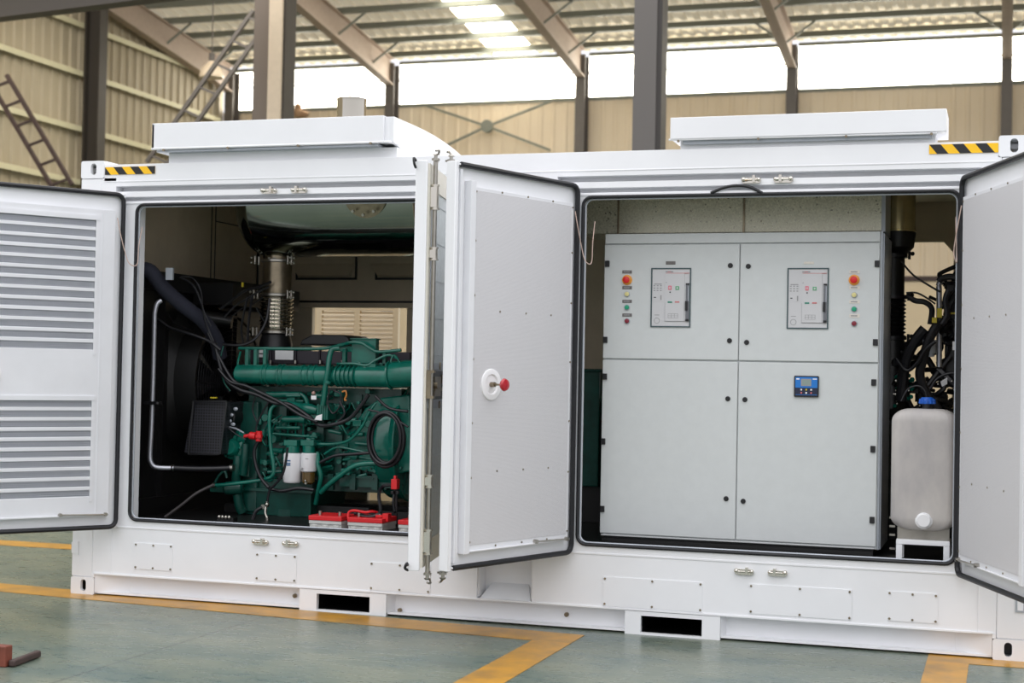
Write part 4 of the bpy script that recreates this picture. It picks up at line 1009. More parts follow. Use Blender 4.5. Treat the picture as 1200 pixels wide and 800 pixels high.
mb = MB().tube([at(193, 606, .40), at(212, 592, .45), at(230, 578, .5), at(250, 568, .58)], .011, 10); build(mb, 'thin_rubber_hose', mat('grey_rubber_hose', (58, 54, 54), .5), rr)
# fat insulated hose from upper left into the dark
mb = MB().tube([at(163, 316, .30), at(176, 318, .32), at(192, 338, .40), at(215, 358, .52), at(238, 376, .65), at(253, 398, .78), at(258, 418, .85)], .052, 16, sub=6)
build(mb, 'insulated_hose', foam, rr, label='thick black foam-covered hose')
mb = MB().box((at(196, 316, .30).x, .28, at(196, 328, .3).z), (at(204, 316, .30).x, .30, at(196, 314, .3).z)); build(mb, 'tag_plate', strip, rr, flat=True)
# harness over the radiator
mb = MB()
hs = [[(213, 324), (226, 326), (235, 340), (238, 362), (247, 382)], [(211, 325), (226, 334), (236, 356), (241, 378), (250, 400)], [(168, 366), (185, 374), (200, 384), (225, 392), (245, 400), (258, 410)],
      [(176, 372), (188, 356), (196, 366), (206, 380), (224, 386)], [(240, 382), (250, 396), (256, 410), (257, 430), (262, 447), (268, 460)], [(241, 385), (246, 397), (262, 403), (282, 404), (296, 399), (306, 388), (313, 372), (316, 350)],
      [(204, 380), (214, 398), (224, 410), (240, 412)], [(262, 372), (276, 358), (290, 350), (302, 342), (315, 336)], [(258, 362), (274, 350), (288, 340), (304, 336), (318, 330)], [(266, 376), (282, 362), (294, 358), (308, 348)],
      [(290, 348), (286, 366), (283, 384), (285, 402)], [(296, 345), (292, 372), (290, 400)], [(300, 360), (306, 370), (312, 380)]]
for i, h in enumerate(hs):
    y = .45+.05*(i % 4) if i < 4 else .75+.05*(i % 5)
    mb.tube([at(u, v, y+.02*k) for k, (u, v) in enumerate(h)], .0055+.0025*(i % 3), 6)
mb2 = MB()
for _ in range(26):
    u = random.uniform(225, 318); v = random.uniform(330, 372)-(u-225)*.05; mb2.ball(at(u, v, random.uniform(.8, 1.0)), random.uniform(.008, .02), 8)
for _ in range(12):
    u = random.uniform(262, 312); v = random.uniform(336, 396); y = random.uniform(.85, 1.05)
    mb2.tube([at(u, v, y), at(u+random.uniform(5, 14), v-random.uniform(-4, 9), y), at(u+random.uniform(14, 26), v+random.uniform(-12, 10), y+.03)], random.uniform(.005, .012), 6)
pieces(mb, 'wiring_loom', hose_m, rr)
# tank / header on top of radiator side
mb = MB().box((.30, 1.0, 1.98), (.62, 2.1, 2.14)).cyl((.34, .9, 1.9), (.62, 1.0, 1.86), .05).box((.33, 1.3, 1.55), (.5, 2.0, 1.95))
build(mb, 'header_tank', blackp, rr, flat=True)
build(MB().box(at(283, 336, .82), tuple(at(286, 331, .84))), 'yellow_tie', yel, rr, flat=True)

# ================================================================== SILENCER AND EXHAUST
mc = Vector((0, 1.14, 2.70)); mr_ = .365
OV = lambda p: Vector((p.x, mc.y+(p.y-mc.y)*1.18, p.z))
mx0 = at(283, 262, .92).x; mx1 = at(476, 262, .85).x+.12
drum_m = mat('reflection_tinted_steel', (128, 134, 124), .1, 1., noise=.1, nscale=3, bump=.04, bscale=6)  # darkened and greenish, so a dim reflection is put into the steel's colour
ms = empty('exhaust_silencer', ((mx0+mx1)/2, mc.y, mc.z-mr_), 'polished steel drum silencer hanging over the green engine', 'exhaust silencer')
build(MB(OV).lathe((mx0+.14, mc.y, mc.z), (mx1-.02, mc.y, mc.z), [(0, mr_), (1, mr_)], 56), 'drum', drum_m, ms)
build(MB(OV).lathe((mx0, mc.y, mc.z), (mx0+.1405, mc.y, mc.z), [(0, .20), (.02, .25), (.12, .30), (.3, .335), (.55, .355), (.8, .362), (.96, .366), (1, .369)], 56), 'end_cap', drum_m, ms)
build(MB(OV).lathe((mx1-.0195, mc.y, mc.z), (mx1+.06, mc.y, mc.z), [(0, .369), (.1, .367), (.5, .34), (.9, .25), (1, .18)], 56), 'end_cap', dsteel, ms)
p = at(431, 241, .74)
fl_ = build(MB().lathe((p.x, .76, p.z+.09), (p.x, .675, p.z+.06), [(0, .12), (.6, .12), (.6, .155), (1, .155)], 36), 'side_flange', dsteel, ms)
mb = MB()
for k in range(10): g = 2*PI*k/10+.3; mb.cyl((p.x+.13*math.cos(g), .676, p.z+.062+.13*math.sin(g)), (p.x+.13*math.cos(g), .660, p.z+.058+.13*math.sin(g)), .011, n=6)
pieces(mb, 'bolt', steel, fl_)
for x in (mx0+.30, mx1-.25): build(MB().box((x-.02, mc.y-.01, mc.z+mr_+.002), (x+.02, mc.y+.01, 3.085)), 'hanger', dsteel, ms, flat=True)
# vertical pipe, flanges and bellows
ec = at(325, 320, mc.y).x; yy = mc.y
er = empty('exhaust_riser', (ec, yy, at(325, 397, yy).z), 'shiny steel exhaust pipe with bellows dropping from the silencer to the engine', 'exhaust pipe')
zA, zB_, zC, zD, zE = mc.z-mr_+.012, at(325, 306, yy).z, at(325, 345, yy).z, at(325, 390, yy).z, at(325, 400, yy).z
build(MB().cyl((ec, yy, zB_), (ec, yy, zA), .092, n=32), 'upper_stub', dsteel, er)
build(MB().cyl((ec, yy, zC), (ec, yy, zB_-.0005), .104, n=32), 'pipe', dsteel, er)
def flange(z, r):
    f = build(MB().lathe((ec, yy, z-.012), (ec, yy, z+.012), [(0, r-.004), (.2, r), (.8, r), (1, r-.004)], 36), 'clamp_flange', steel, er)
    mb = MB()
    for s_ in (-1, 1):
        for dy in (-.04, .02):
            mb.cyl((ec+s_*(r+.012), yy-.06+dy, z-.018), (ec+s_*(r+.012), yy-.06+dy, z+.022), .007, n=8).ball((ec+s_*(r+.012), yy-.06+dy, z+.026), .010, 8).ball((ec+s_*(r+.012), yy-.06+dy, z-.022), .010, 8)
            mb.ball((ec+s_*(r+.035), yy-.07+dy, z+.018), .009, 8).ball((ec+s_*(r+.035), yy-.07+dy, z-.018), .009, 8)
    build(mb, 'clamp_bolts', steel, f)
flange(zB_, .118); flange(zC-.005, .122); flange(zD+.004, .122)
prof = []; nb = 9
for k in range(nb*6+1):
    t = k/(nb*6); prof.append((t, .108+.016*(.5-.5*math.cos(2*PI*nb*t))**.8))
build(MB().lathe((ec, yy, zD+.016), (ec, yy, zC-.0175), prof, 40), 'bellows', chrome, er)
build(MB().lathe((ec, yy, zE-.10), (ec, yy, zD-.0085), [(0, .13), (.5, .12), (1, .10)], 30), 'turbo_outlet', blackd, er)
build(MB().box((ec-.03, yy-.096, zB_+.012), (ec-.012, yy-.09, zA-.02)).box((ec+.012, yy-.096, zB_+.012), (ec+.03, yy-.09, zA-.02)), 'strap', steel, er, flat=True)

# ================================================================== DIESEL ENGINE
YE = .78
eg = empty('diesel_engine', (1.35, 1.2, .498), 'large green diesel engine filling the left opening', 'engine')
def up(u, v, y=YE): return at(u, v, y)
def ebox(mb, u0, v0, u1, v1, y0, y1):
    a = up(u0, v0, y0); b = up(u1, v1, y0); mb.box((a.x, y0, b.z), (b.x, y1, a.z)); return mb
# block: crankcase with stepped faces
mb = MB()
ebox(mb, 297, 456, 500, 580, .98, 1.5); ebox(mb, 292, 452, 470, 476, .90, 1.5)
ebox(mb, 300, 500, 440, 556, .92, 1.0); ebox(mb, 398, 556, 458, 572, .86, 1.2); ebox(mb, 366, 556, 460, 562, .84, 1.2)
ebox(mb, 300, 560, 366, 574, .88, 1.5)
for u in range(306, 436, 22): ebox(mb, u, 462, u+6, 556, .885, .93)
for v in (470, 492, 515, 540): ebox(mb, 300, v, 436, v+4, .89, .93)
for u in (384, 410, 436): ebox(mb, u, 555, u+6, 574, .83, .87)
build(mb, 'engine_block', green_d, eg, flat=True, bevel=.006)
# oil pan
a = up(288, 572, .86); b = up(360, 572, .86); c = up(366, 612, .86)
mb = MB().add([(a.x-.01, .84, a.z), (b.x+.04, .84, a.z), (b.x+.03, .86, .501), (a.x+.0, .86, .501), (a.x-.01, 1.45, a.z), (b.x+.04, 1.45, a.z), (b.x+.03, 1.4, .501), (a.x+.0, 1.4, .501)],
             [(0,1,2,3),(7,6,5,4),(0,4,5,1),(1,5,6,2),(2,6,7,3),(3,7,4,0)])
mb.box((a.x-.03, .82, a.z-.012), (b.x+.06, 1.46, a.z+.008)); ebox(mb, 326, 592, 340, 610, .855, .9); ebox(mb, 296, 584, 352, 587, .85, .9)
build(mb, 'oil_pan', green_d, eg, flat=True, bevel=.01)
# flywheel housing right
cc = up(462, 520, 1.0)
mb = MB().lathe((cc.x-.10, 1.15, cc.z), (cc.x+.10, 1.15, cc.z), [(0, .30), (.1, .36), (.25, .39), (.75, .39), (1, .42)], 40)
pr = [up(u, v, .84) for u, v in ((404, 508), (428, 478), (446, 466), (480, 462), (482, 552), (462, 556), (430, 552), (402, 548))]
n_ = len(pr); vs = [(q.x, .84+.05*(1 if i in (0, 7) else 0), q.z) for i, q in enumerate(pr)]+[(q.x, 1.15, q.z) for q in pr]
mb.add(vs, [tuple(range(n_)), tuple(reversed(range(n_, 2*n_)))]+[(i, (i+1)%n_, n_+(i+1)%n_, n_+i) for i in range(n_)])
build(mb, 'flywheel_housing', green, eg, bevel=.012, ang=30)
mb = MB()
for u, v in ((410, 512), (420, 500), (432, 486), (446, 474), (404, 530), (404, 543), (420, 549), (440, 552), (458, 552), (470, 548)):
    p = up(u, v, .835); mb.cyl((p.x, .84, p.z), (p.x, .818, p.z), .010, n=6)
pieces(mb, 'bolt', green, eg)
# timing case on the left
mb = MB(); ebox(mb, 280, 470, 300, 600, .84, 1.4); ebox(mb, 274, 535, 292, 560, .80, 1.2)
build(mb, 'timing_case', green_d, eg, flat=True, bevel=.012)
# pump with ribs
p0 = up(271, 524, .74)
mb = MB().lathe((p0.x, .70, p0.z), (p0.x, .86, p0.z), [(0, .045), (.1, .06), (.3, .065), (.35, .085), (.6, .085), (.65, .06), (1, .06)], 24)
mb.lathe(up(276, 512, .76), up(284, 514, .80), [(0, .05), (1, .05)], 16)
for k in range(6): g = 2*PI*k/6; mb.cyl((p0.x+.072*math.cos(g), .745, p0.z+.072*math.sin(g)), (p0.x+.072*math.cos(g), .73, p0.z+.072*math.sin(g)), .009, n=6)
build(mb, 'coolant_pump', green, eg)
mb = MB().tube([up(279, 534, .76), up(278, 548, .76), up(277, 566, .78), up(280, 590, .8), up(284, 600, .82)], .034, 14)
mb.tube([up(288, 520, .74), up(287, 535, .74), up(285, 556, .76)], .028, 14)
pieces(mb, 'coolant_elbow', green_d, eg)
mb = MB().lathe(up(262, 572, .74), up(285, 571, .78), [(0, .02), (.1, .045), (.5, .05), (.9, .045), (1, .03)], 16); ebox(mb, 246, 569, 268, 577, .74, .78)
mb.tube([up(252, 566, .74), up(256, 558, .74), up(263, 552, .74), up(266, 560, .74)], .01, 8)
build(mb, 'lower_bracket', green_d, eg)
# cylinder head / rocker cover, dark band with labels
mb = MB(); ebox(mb, 288, 410, 440, 428, 1.0, 1.45); ebox(mb, 440, 412, 480, 430, .95, 1.45)
for u in (296, 316, 345, 373, 400): ebox(mb, u, 409, u+1.5, 428, .985, 1.02)
build(mb, 'rocker_cover', mat('purplish_black_cover', (48, 42, 52), .4), eg, flat=True, bevel=.008)
mb = MB()
ebox(mb, 322.5, 410.5, 343.5, 421.5, .98, .985); ebox(mb, 303, 410, 308, 413.5, .98, .985); ebox(mb, 309, 410, 314, 413.5, .98, .985); ebox(mb, 303, 415, 308, 418.5, .98, .985); ebox(mb, 309, 415, 314, 418.5, .98, .985)
build(mb, 'label_sticker', white_b, eg, flat=True, label='white stickers on the dark cover')
mb = MB()
for u in (317, 346, 375, 401): q = up(u, 424, .98); mb.cyl((q.x, .98, q.z-.012), (q.x, .98, q.z+.012), .012, n=8)
pieces(mb, 'bolt', steel, eg)
# air intake box behind, black
mb = MB(); a = up(352, 404, 1.1); b = up(412, 404, 1.1); t = up(380, 392, 1.1).z
mb.prism([(a.x, a.z), (b.x, a.z), (b.x-.02, t-.02), (b.x-.06, t), (a.x+.10, t), (a.x+.02, t-.04)], 1, 1.08, 1.5)
build(mb, 'air_intake_box', blackd, eg, flat=True, bevel=.01)
# main coolant manifold
m0, m1, m2 = up(276, 438, .74), up(392, 440, .74), up(456, 441, .74)
mb = MB().lathe(m0, m1, [(0, .03), (.012, .055), (.03, .066), (1, .066)], 28)
d = (m1-m0)
for t in (.30, .34, .46, .50, .70, .76, .82, .97): q = m0+d*t; mb.lathe(q-d.normalized()*.008, q+d.normalized()*.008, [(0, .070), (.3, .074), (.7, .074), (1, .070)], 28)
build(mb, 'coolant_manifold', green, eg)
mb = MB().lathe(m1+Vector((.002, 0, 0)), m2, [(0, .06)]+sum([[(t, .062), (t+.01, .076), (t+.03, .076), (t+.04, .062)] for t in (.05, .13, .21, .29, .37)], [])+[(.45, .074), (1, .074)], 28)
ebox(mb, 424, 426, 440, 432, .70, .76); ebox(mb, 428, 444, 444, 450, .70, .76)
build(mb, 'thermostat_tube', green, eg)
m3 = up(500, 436, .74)
mb = MB().lathe(m2+Vector((.002, 0, .01)), m3, [(0, .08), (.02, .098), (.06, .098), (.065, .086), (.1, .092), (1, .092)], 32)
build(mb, 'outlet_tube', green, eg)
# top fuel rail tubes
mb = MB().tube([up(280, 408, .80), up(300, 408, .80), up(340, 408.5, .80), up(380, 408, .80), up(400, 404, .78), up(412, 401, .76), up(424, 402, .76), up(434, 408, .76), up(444, 412, .76), up(470, 410, .76)], .012, 10)
mb.tube([up(278, 438, .72), up(279, 424, .74), up(282, 412, .78)], .008, 8)
mb.tube([up(395, 426, .72), up(415, 426, .70), up(430, 428, .70), up(440, 422, .72), up(455, 416, .74), up(466, 420, .72)], .009, 8)
mb.tube([up(420, 424, .71), up(430, 432, .70), up(442, 436, .69)], .008, 8); mb.tube([up(462, 436, .70), up(458, 424, .71), up(462, 416, .72), up(468, 424, .70), up(468, 432, .69)], .006, 8)
pieces(mb, 'fuel_line', green, eg)
mb = MB()
for u, v0, v1 in ((287, 409, 430), (297, 409, 428), (288, 428, 432), (308, 409, 430), (401, 408, 428), (448, 410, 432)):
    ebox(mb, u, v0, u+3.5, v1, .76, .80)
ebox(mb, 284, 427, 318, 432, .72, .8); ebox(mb, 412, 397, 440, 426, .80, .86); ebox(mb, 410, 396, 441, 398, .79, .87); ebox(mb, 398, 405, 412, 412, .80, .84); ebox(mb, 444, 425, 462, 429, .76, .8)
pieces(mb, 'mounting_bracket', green, eg, flat=True, bevel=.004)
# breather pipe, vertical
mb = MB().tube([up(398, 408, .70), up(390, 409, .69), up(386.5, 417, .68), up(384, 435, .665), up(381, 455, .67), up(378.5, 475, .68)], .019, 14)
mb.lathe(up(384.5, 446, .664), up(384, 449, .664), [(0, .024), (1, .024)], 14)
build(mb, 'breather_pipe', green, eg)
# injection pump body and pipes
mb = MB(); ebox(mb, 371, 474, 384, 492, .72, .86); ebox(mb, 364, 484, 376, 492, .78, .9)
for i in range(5): ebox(mb, 372+2.6*i, 473, 373.3+2.6*i, 492, .713, .73)
build(mb, 'fuel_pump', green, eg, flat=True, bevel=.004)
mb = MB()
mb.cyl(up(313, 462, .80), up(352, 462, .80), .022).cyl(up(315, 469, .82), up(356, 470, .82), .014)
mb.tube([up(352, 461, .80), up(358, 466, .79), up(361, 476, .79)], .015, 10)
mb.lathe(up(338, 474, .78), up(372, 481, .78), [(0, .02), (.05, .03), (.5, .03), (.55, .038), (.8, .038), (1, .028)], 16)
mb.cyl(up(332, 491, .78), up(352, 491, .78), .022).cyl(up(352, 491, .78), up(358, 491, .78), .028).cyl(up(324, 501, .80), up(352, 501, .80), .012).cyl(up(320, 508, .82), up(372, 512, .82), .010)
for k in range(6): mb.tube([up(310+9*k, 512, .84), up(312+9*k, 500-2*k, .80), up(318+9*k, 494, .78), up(330+7*k, 486+2*k, .84)], .006, 6)
pieces(mb, 'injection_line', green, eg)
# bright bypass tube with double bend
mb = MB().tube([up(338, 475, .72), up(326, 473.5, .70), up(318.5, 478, .69), up(316, 488, .68), up(316, 505, .68), up(317.5, 525, .67), up(320.5, 545, .67), up(320, 556, .67), up(312, 561, .67), up(295, 564, .66), up(270, 567, .65), up(252, 568.5, .65)], .0135, 12, sub=5)
build(mb, 'bypass_tube', green, eg)
q = up(251, 568.5, .65); build(MB().cyl(q-Vector((.012, 0, 0)), q+Vector((.012, 0, 0)), .019, n=16), 'hose_clamp', steel, eg)
mb = MB().tube([up(376, 577, .74), up(385, 568, .72), up(400, 556, .70), up(415, 546, .69), up(430, 543, .69), up(452, 543, .69)], .018, 12)
mb.tube([up(372, 530, .76), up(373, 545, .74), up(376, 558, .74), up(373, 574, .76), up(370, 590, .8)], .016, 10)
mb.tube([up(368, 520, .76), up(392, 520, .74), up(410, 515, .72), up(424, 500, .70), up(432, 484, .70), up(440, 472, .72)], .011, 10)
mb.tube([up(380, 532, .76), up(395, 524, .75), up(415, 527, .75), up(432, 531, .75)], .008, 8)
mb.tube([up(262, 405, .7), up(258, 424, .7), up(262, 446, .7), up(270, 458, .72)], .004, 6)
pieces(mb, 'drain_tube', green, eg)
# oil filters
def filt(u0, u1, v0, v1, y, nm, lab, m):
    a = up((u0+u1)/2, v0, y); b = up((u0+u1)/2-1, v1, y); r_ = (up(u1, v0, y).x-up(u0, v0, y).x)/2
    o = build(MB().lathe((b.x, y+r_, b.z), (b.x, y+r_, a.z), [(0, r_*.86), (.03, r_*.97), (.06, r_), (.95, r_), (1, r_*.9)], 32), nm, m, eg, label=lab)
    build(MB().cyl((b.x, y+r_, a.z+.0005), (b.x, y+r_, a.z+.05), r_*.8).box((b.x-.05, y+.02, a.z+.05), (b.x+.05, y+.14, a.z+.09)), 'filter_head', green, o, bevel=.004)
    return o, (b.x, y, r_, a.z, b.z)
o, g_ = filt(329, 348, 531, 566, .66, 'oil_filter', 'tall white filter canister', white_b)
x, y, r_, zt_, zb_2 = g_
mb = MB()
for z in (zt_-.05, zt_-.068, zt_-.080): mb.box((x-.014, y-.0008, z-.005), (x+.014, y+.02, z+.004))
build(mb, 'printed_mark', mat('blue_print', (60, 110, 160), .5), o, flat=True)
o, g_ = filt(350, 367, 531, 553, .68, 'fuel_filter', 'short white filter with brown glass bowl', white_b)
x, y, r_, zt_, zb_2 = g_
build(MB().lathe((x, y+r_, zb_2-.085), (x, y+r_, zb_2-.0005), [(0, r_*.55), (.15, r_*.8), (1, r_*.86)], 28), 'filter_bowl', mat('brown_amber_bowl', (92, 70, 28), .2, coat=.5), o)
mb = MB().mi(0).box((x-.03, y-.0008, zb_2+.012), (x-.015, y+.02, zb_2+.03)).box((x+.0, y-.0008, zb_2+.09), (x+.02, y+.02, zb_2+.094))
build(mb, 'printed_mark', greyl, o, flat=True)
build(MB().cyl((x+.01, y+.005, zb_2-.075), (x+.01, y-.01, zb_2-.075), .008, n=8).ball((x+.005, y-.004, zb_2-.06), .009, 8), 'drain_cock', steel, o)
# coiled cable ring hanging at the right
mb = MB(); cc = up(452, 514.5, .62); rx_, rz_ = .128, .185
for k, (dx, dz, dy) in enumerate(((0, 0, 0), (.006, -.004, .02), (-.003, .006, -.018), (.010, .004, .0))):
    mb.tube([(cc.x+dx+(rx_-.006*k)*math.cos(g), cc.y+dy, cc.z+dz+(rz_-.008*k)*math.sin(g)) for g in [2*PI*j/22 for j in range(22)]], .011, 8, closed=True, sub=3)
build(mb, 'cable_coil', hose_m, eg, label='black cable coiled into an oval ring')
# black looms and hoses across the block
mb = MB()
for pts, r_, y in (([(252, 402), (262, 440), (280, 456), (300, 462), (322, 472), (340, 474), (362, 488), (375, 498), (392, 497), (410, 490), (424, 474), (432, 462)], .014, .66),
                   ([(256, 432), (270, 447), (288, 452), (310, 462), (330, 472), (352, 486), (372, 494)], .011, .64), ([(244, 390), (258, 420), (272, 444), (284, 452)], .012, .66),
                   ([(303, 516), (298, 528), (300, 545), (306, 560), (315, 571)], .013, .63), ([(337, 524), (335, 540), (331, 556), (322, 568), (316, 574), (313, 590)], .009, .60),
                   ([(315, 572), (330, 575), (350, 572), (368, 574)], .012, .64), ([(386, 458), (384, 472), (390, 484), (398, 476), (399, 462), (392, 458)], .006, .66), ([(398, 470), (404, 484), (396, 494)], .008, .66),
                   ([(375, 542), (392, 534), (412, 532), (440, 530)], .011, .72), ([(432, 480), (448, 484), (462, 490), (478, 500)], .008, .62), ([(440, 464), (456, 478), (478, 482)], .01, .64), ([(318, 466), (306, 486), (300, 502), (304, 512)], .007, .66),
                   ([(300, 462), (296, 480), (302, 496)], .006, .7), ([(288, 515), (276, 508), (266, 500)], .005, .66)):
    mb.tube([up(u, v, y) for u, v in pts], r_, 8)
pieces(mb, 'wiring_loom', hose_m, eg)
mb = MB().tube([up(313, 588, .58), up(311, 600, .56), up(314, 608, .55)], .010, 8).ball(up(313, 591, .57), .018, 10).box(up(306, 596, .57), tuple(up(312, 591, .59))).cyl(up(313, 606, .55), up(313.5, 613, .55), .014)
build(mb, 'valve_fitting', steel, eg)
mb = MB().tube([up(308, 594, .58), up(300, 599, .57), up(296, 610, .56)], .013, 8)
build(mb, 'valve_hose', hose_m, eg)
# red connectors, white tag, sensors
mb = MB(); q = up(293, 510, .62); mb.cyl(q, up(300, 511, .62), .026).cyl(up(286, 511, .62), q, .012); q = up(303.5, 511, .61); mb.cyl(q-Vector((0, 0, .035)), q+Vector((0, 0, .035)), .022).box(q-Vector((.012, .03, .012)), q+Vector((.03, 0, .012)))
build(mb, 'terminal_cover', red, eg, label='red rubber terminal covers', bevel=.003)
mb = MB().add([up(371, 487, .60), up(377.5, 485, .60), up(377, 492.5, .60), up(368.5, 491.5, .60), up(371, 487, .605), up(377.5, 485, .605), up(377, 492.5, .605), up(368.5, 491.5, .605)], [(0,1,2,3),(7,6,5,4),(0,4,5,1),(1,5,6,2),(2,6,7,3),(3,7,4,0)])
mb.box(up(364.5, 468, .64), tuple(up(371, 463.5, .645)))
build(mb, 'paper_tag', white_b, eg, flat=True, label='small white paper tags')
mb = MB().ball(up(367.5, 460.5, .66), .014, 10); build(mb, 'pink_sensor', mat('dull_pink_plastic', (176, 140, 130), .5), eg)
mb = MB().tube([up(401, 459, .63), up(405, 458, .63), up(406, 463, .63), up(404, 468, .63), up(406, 469, .63)], .006, 6); build(mb, 'clip', mat('orange_clip', (200, 130, 60), .4), eg)
# starter / alternator on the left
q = up(272, 488, .80)
mb = MB().lathe((q.x-.02, .70, q.z), (q.x-.02, .90, q.z), [(0, .05), (.1, .085), (.5, .09), (.9, .085), (1, .05)], 28)
for k in range(10): g = 2*PI*k/10; mb.box((q.x-.02+.06*math.cos(g)-.008, .692, q.z+.06*math.sin(g)-.008), (q.x-.02+.06*math.cos(g)+.008, .70, q.z+.06*math.sin(g)+.008))
build(mb, 'alternator', blackp, eg)
mb = MB()
for u, v in ((268, 480), (271, 486), (269, 493), (273, 497), (276, 479)): mb.ball(up(u, v, .68), .013, 8, (1.4, .6, 1))
mb.tube([up(268, 500, .68), up(276, 502, .66), up(286, 507, .64)], .006, 6)
build(mb, 'alternator_terminals', strip, eg)
# many small castings, bolts and pipe unions over the block face
mb = MB(); random.seed(21)
for _ in range(95):
    u = random.uniform(300, 432); v = random.uniform(458, 560); y = random.uniform(.78, .90)
    q = up(u, v, y); k = random.random()
    if k < .35: mb.cyl((q.x, y+.12, q.z), (q.x, y, q.z), random.uniform(.012, .03), n=12)
    elif k < .6: mb.cyl((q.x, y, q.z), (q.x+random.uniform(.05, .14), y, q.z+random.uniform(-.02, .02)), random.uniform(.008, .018), n=10)
    elif k < .85: w_ = random.uniform(.012, .035); mb.box((q.x-w_, y, q.z-w_*.7), (q.x+w_, y+.12, q.z+w_*.7))
    else: mb.tube([q, q+Vector((.03, -.03, .04)), q+Vector((.07, -.02, -.02)), q+Vector((.1, .05, .01))], .007, 6)
pieces(mb, 'block_fitting', green, eg, bevel=.003)
mb = MB()
for _ in range(70):
    u = random.uniform(296, 470); v = random.choice([random.uniform(428, 452), random.uniform(456, 575)]); y = random.uniform(.82, .90)
    q = up(u, v, y); mb.cyl((q.x, y+.1, q.z), (q.x, y, q.z), random.uniform(.006, .010), n=6)
pieces(mb, 'bolt', green_d, eg)
# skid rails
mb = MB().box((.62, .95, .4985), (2.7, 1.05, .559)).box((.62, 1.35, .4985), (2.7, 1.45, .559)); pieces(mb, 'skid_rail', blackp, eg, flat=True)
# lower right: feet and frame in shadow
mb = MB(); ebox(mb, 372, 592, 432, 598, .95, 1.1); ebox(mb, 380, 585, 386, 612, 1.2, 1.3)
build(mb, 'engine_foot', blackp, eg, flat=True)

# ================================================================== BATTERIES
def battery(u0, lab):
    y0 = .22; a = at(u0, 620, y0); x0 = a.x; w_ = .245 if u0 > 362 else .235
    t = empty('battery', (x0+w_/2, y0+.12, .498), lab, 'battery', 'batteries below the engine')
    zc = at(400, 611, y0).z
    mb = MB().box((x0+.004, y0+.012, .4985), (x0+w_-.004, y0+.24, zc))
    for k in range(3): xx = x0+w_*(k+.5)/3; mb.cyl((xx, y0+.035, .4985), (xx, y0+.035, zc-.028), .034, n=20)
    mb.box((x0+.002, y0+.004, zc-.022), (x0+w_-.002, y0+.245, zc-.0005))
    build(mb, 'case', grey_b, t, bevel=.002)
    build(MB().box((x0, y0, zc), (x0+w_, y0+.25, zc+.03)), 'lid', red, t, flat=True, bevel=.004)
    for s_ in (.2, .8): build(MB().cyl((x0+w_*s_, y0+.08, zc+.0305), (x0+w_*s_, y0+.08, zc+.055), .012, n=12), 'terminal', steel, t)
    return t, x0, w_, zc
battery(361, 'red and grey battery, leftmost of the row under the engine')
t2, bx, bw, bz = battery(406.5, 'red and grey battery with a red cable on top, middle of the row')
battery(466, 'red and grey battery at the right end of the row, mostly hidden by the door')
mb = MB().tube([at(408, 608, .27), at(409, 600, .28), at(416, 598, .28), at(428, 600, .28), at(436, 599, .30), at(444, 601, .34)], .009, 8)
mb.box(at(448, 611, .27), tuple(at(459, 601, .33))).box(at(440, 606, .28), tuple(at(450, 603, .31)))
tag(build(mb, 'battery_cable', red, bevel=.002), 'red battery cable with red terminal cap lying on the middle battery', 'cable')
mb = MB().tube([at(416, 601, .32), at(428, 605, .30), at(440, 604, .30), at(446, 598, .34), at(444, 580, .42), at(448, 570, .5), at(458, 568, .52)], .012, 8)
mb.tube([at(462, 580, .5), at(461, 590, .46), at(463, 600, .4)], .010, 8)
tag(build(mb, 'battery_cable', hose_m), 'black battery cable rising from the batteries to the red switch', 'cable')
mb = MB().box(at(458, 573, .5), tuple(at(468.5, 561, .55))).box(at(461, 562, .5), tuple(at(466, 557, .53)))
mb.mi(1).cyl(at(460, 575, .52), at(460, 579, .52), .014).cyl(at(466, 575, .52), at(466, 579, .52), .014)
# tall bracket that carries the switch
mb.mi(1).box((at(464, 570, .56).x-.015, .551, .4985), (at(464, 570, .56).x+.015, .565, at(464, 560, .55).z))
tag(build(mb, 'battery_switch', [red, blackd], flat=True, bevel=.003), 'red battery isolator on a thin bracket beside the white door edge', 'switch')
# work lamp on the floor, left
q = at(264, 607, .30)
mb = MB().box((q.x-.05, .28, .4985), (q.x+.07, .34, .53)); mb.mi(1)
for k in range(4): mb.ball((q.x-.035+.025*k, .28, .531), .014, 8)
tag(build(mb, 'bolt_tray', [blackp, steel]), 'dark block topped with four shiny bolts on the floor left of the engine', 'bolts')

# ================================================================== SECOND ENGINE (behind the cabinet)
e2 = empty('generator_engine', (4.0, 1.7, .498), 'second green generator set mostly hidden behind the grey cabinet', 'engine')
a = at(680, 434, 1.5); b = at(702, 434, 1.5)
mb = MB().box((a.x-.35, 1.45, .75), (b.x+.02, 2.1, at(690, 434, 1.45).z)).box((a.x-.36, 1.43, at(690, 436, 1.45).z), (b.x+.03, 2.1, at(690, 432, 1.45).z))
build(mb, 'generator_housing', green_d, e2, flat=True, bevel=.01)
build(MB().box((a.x-.2, 1.5, .5), (5.0, 2.0, .749)), 'base_frame', blackp, e2, flat=True)
build(MB().box((b.x+.06, 1.42, at(700, 480, 1.42).z), (b.x+.16, 1.6, at(700, 466, 1.42).z)), 'sandy_bracket', mat('tan_gland', (170, 140, 120), .6), e2, flat=True)
build(MB().box((b.x+.04, 1.5, .6), (5.1, 2.1, 1.35)), 'engine_block', green_d, e2, flat=True, bevel=.02)
